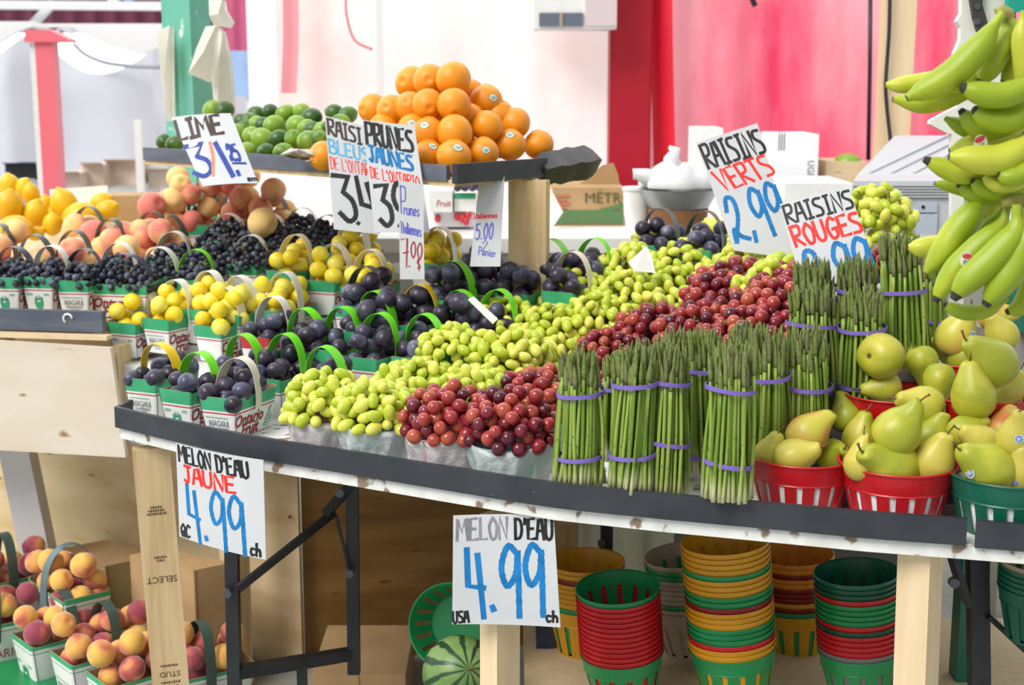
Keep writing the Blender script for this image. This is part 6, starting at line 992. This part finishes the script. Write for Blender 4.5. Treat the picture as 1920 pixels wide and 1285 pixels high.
# ------------------------------------------------------------------ watermelon and fallen green basket
c = at(862, 1262, 2.62); X['melon'] = mat('watermelon_rind', [(.08, .17, .035), (.15, .27, .07), (.25, .37, .13)], .4, .5, noise=8)
nt = X['melon'].node_tree; N = nt.nodes; tc_ = N.new('ShaderNodeTexCoord'); sp = N.new('ShaderNodeSeparateXYZ'); nt.links.new(tc_.outputs['Object'], sp.inputs[0]); at2 = N.new('ShaderNodeMath'); at2.operation = 'ARCTAN2'; nt.links.new(sp.outputs[1], at2.inputs[0]); nt.links.new(sp.outputs[0], at2.inputs[1])
nz = N.new('ShaderNodeTexNoise'); nz.inputs['Scale'].default_value = 22; nz.inputs['Detail'].default_value = 4; nt.links.new(tc_.outputs['Object'], nz.inputs['Vector']); ad = N.new('ShaderNodeMath'); ad.operation = 'MULTIPLY_ADD'; nt.links.new(nz.outputs[0], ad.inputs[0]); ad.inputs[1].default_value = .55; nt.links.new(at2.outputs[0], ad.inputs[2])
ml = N.new('ShaderNodeMath'); ml.operation = 'MULTIPLY'; ml.inputs[1].default_value = 11; nt.links.new(ad.outputs[0], ml.inputs[0]); sn = N.new('ShaderNodeMath'); sn.operation = 'SINE'; nt.links.new(ml.outputs[0], sn.inputs[0]); rp = N.new('ShaderNodeValToRGB'); rp.color_ramp.elements[0].position = .30; rp.color_ramp.elements[1].position = .66; nt.links.new(sn.outputs[0], rp.inputs[0])
mx = N.new('ShaderNodeMix'); mx.data_type = 'RGBA'; nt.links.new(rp.outputs[0], mx.inputs[0]); b_ = N['Principled BSDF']; nt.links.new(b_.inputs['Base Color'].links[0].from_socket, mx.inputs[6]); mx.inputs[7].default_value = (.018, .06, .025, 1); nt.links.new(mx.outputs[2], b_.inputs['Base Color'])
o = ob('watermelon', ball(40, 24, lambda t, p: (.073 * S_(t) ** .97, .078 * Cn(t) - .003 * bump(t, .15))).mesh('watermelon', X['melon']), None, c, qz((.25, -.8, .45))); tag(o, 'striped green watermelon beside the middle table leg', 'watermelon')
m = MB(); m.tube([(0, 0, .074), (.002, 0, .082), (.006, .002, .090)], [.003, .0025, .002], 6); ob('stem', m.mesh('stem', X['stem']), o)
c = at(862, 1160, 2.86); o = ob('fallen_basket', slot_basket(X['pgreen'], .088, .060, .06, .012, 18), None, c + Vector((0, -.03, 0)), qz((-.28, -.9, .25))); tag(o, 'green slotted basket tipped on its side behind the watermelon', 'basket')
# ------------------------------------------------------------------ peaches in paper baskets under the left stand
m = MB(); m.box((0, 0, .045), (.75, .62, .09)); o = ob('low_crate', sharp(m, 'crate', X['pgreen']), None, (at(130, 1240, 3.3).x, 3.32, 0)); tag(o, 'low green crate under the lower peach baskets', 'crate')
LP = [  # rim centre px, py, Y, rot, handle, number, where
 (130, 1098, 3.24, .7, 'blue', 11, 'blue green handle at the back', ()), (8, 1078, 3.36, -.9, 'dark', 10, 'dark handle at the back left', ()), (-22, 1160, 3.22, -1.0, 'dark', 10, 'dark handle cut by the left edge', ()),
 (122, 1182, 3.17, -.86, 'dark', 12, 'leaf logo and dark handle in front', ('leaf',)), (196, 1214, 3.08, -.86, 'dark', 12, 'printed dark handle left of the plank', ('niagara',)), (266, 1252, 2.98, -.86, None, 11, 'no handle at the bottom', ('leaf',)), (376, 1250, 3.02, -1.0, 'dark', 11, 'dark handle right of the plank', ())]
for i, (px, py, Y, rz, hc, n, wh, pr) in enumerate(LP):
    p = at(px, py, Y); sc = 1.42; p.z -= BH * sc; b = fruit_basket(p, rz, 'lower paper basket of peaches with ' + wh, hc, 'peach', pr, i, .075, sc=sc, wd=.017, group='paper baskets under the left stand')
    fill(p, rz, 'peach', n, i + 90, 'red and yellow peach in lower basket with ' + wh, 'peaches in lower basket with ' + wh, .029, .078, BW * sc * 1.06, BL * sc * 1.02, 'peach', 'topmost red and yellow peach in lower basket with ' + wh)
    if i == 2: m = MB(); word(m, 'ER', .03, (BW * .47 + .0025, -.02, .052), (0, 1, 0), (.1, 0, 1), 0, .9); word(m, 'ONTARIO', .022, (BW * .45 + .0025, 0, .028), (0, 1, 0), (.1, 0, 1), 0, .9); ob('printed_lettering', m.mesh('letters', X['dkred'], False), b)
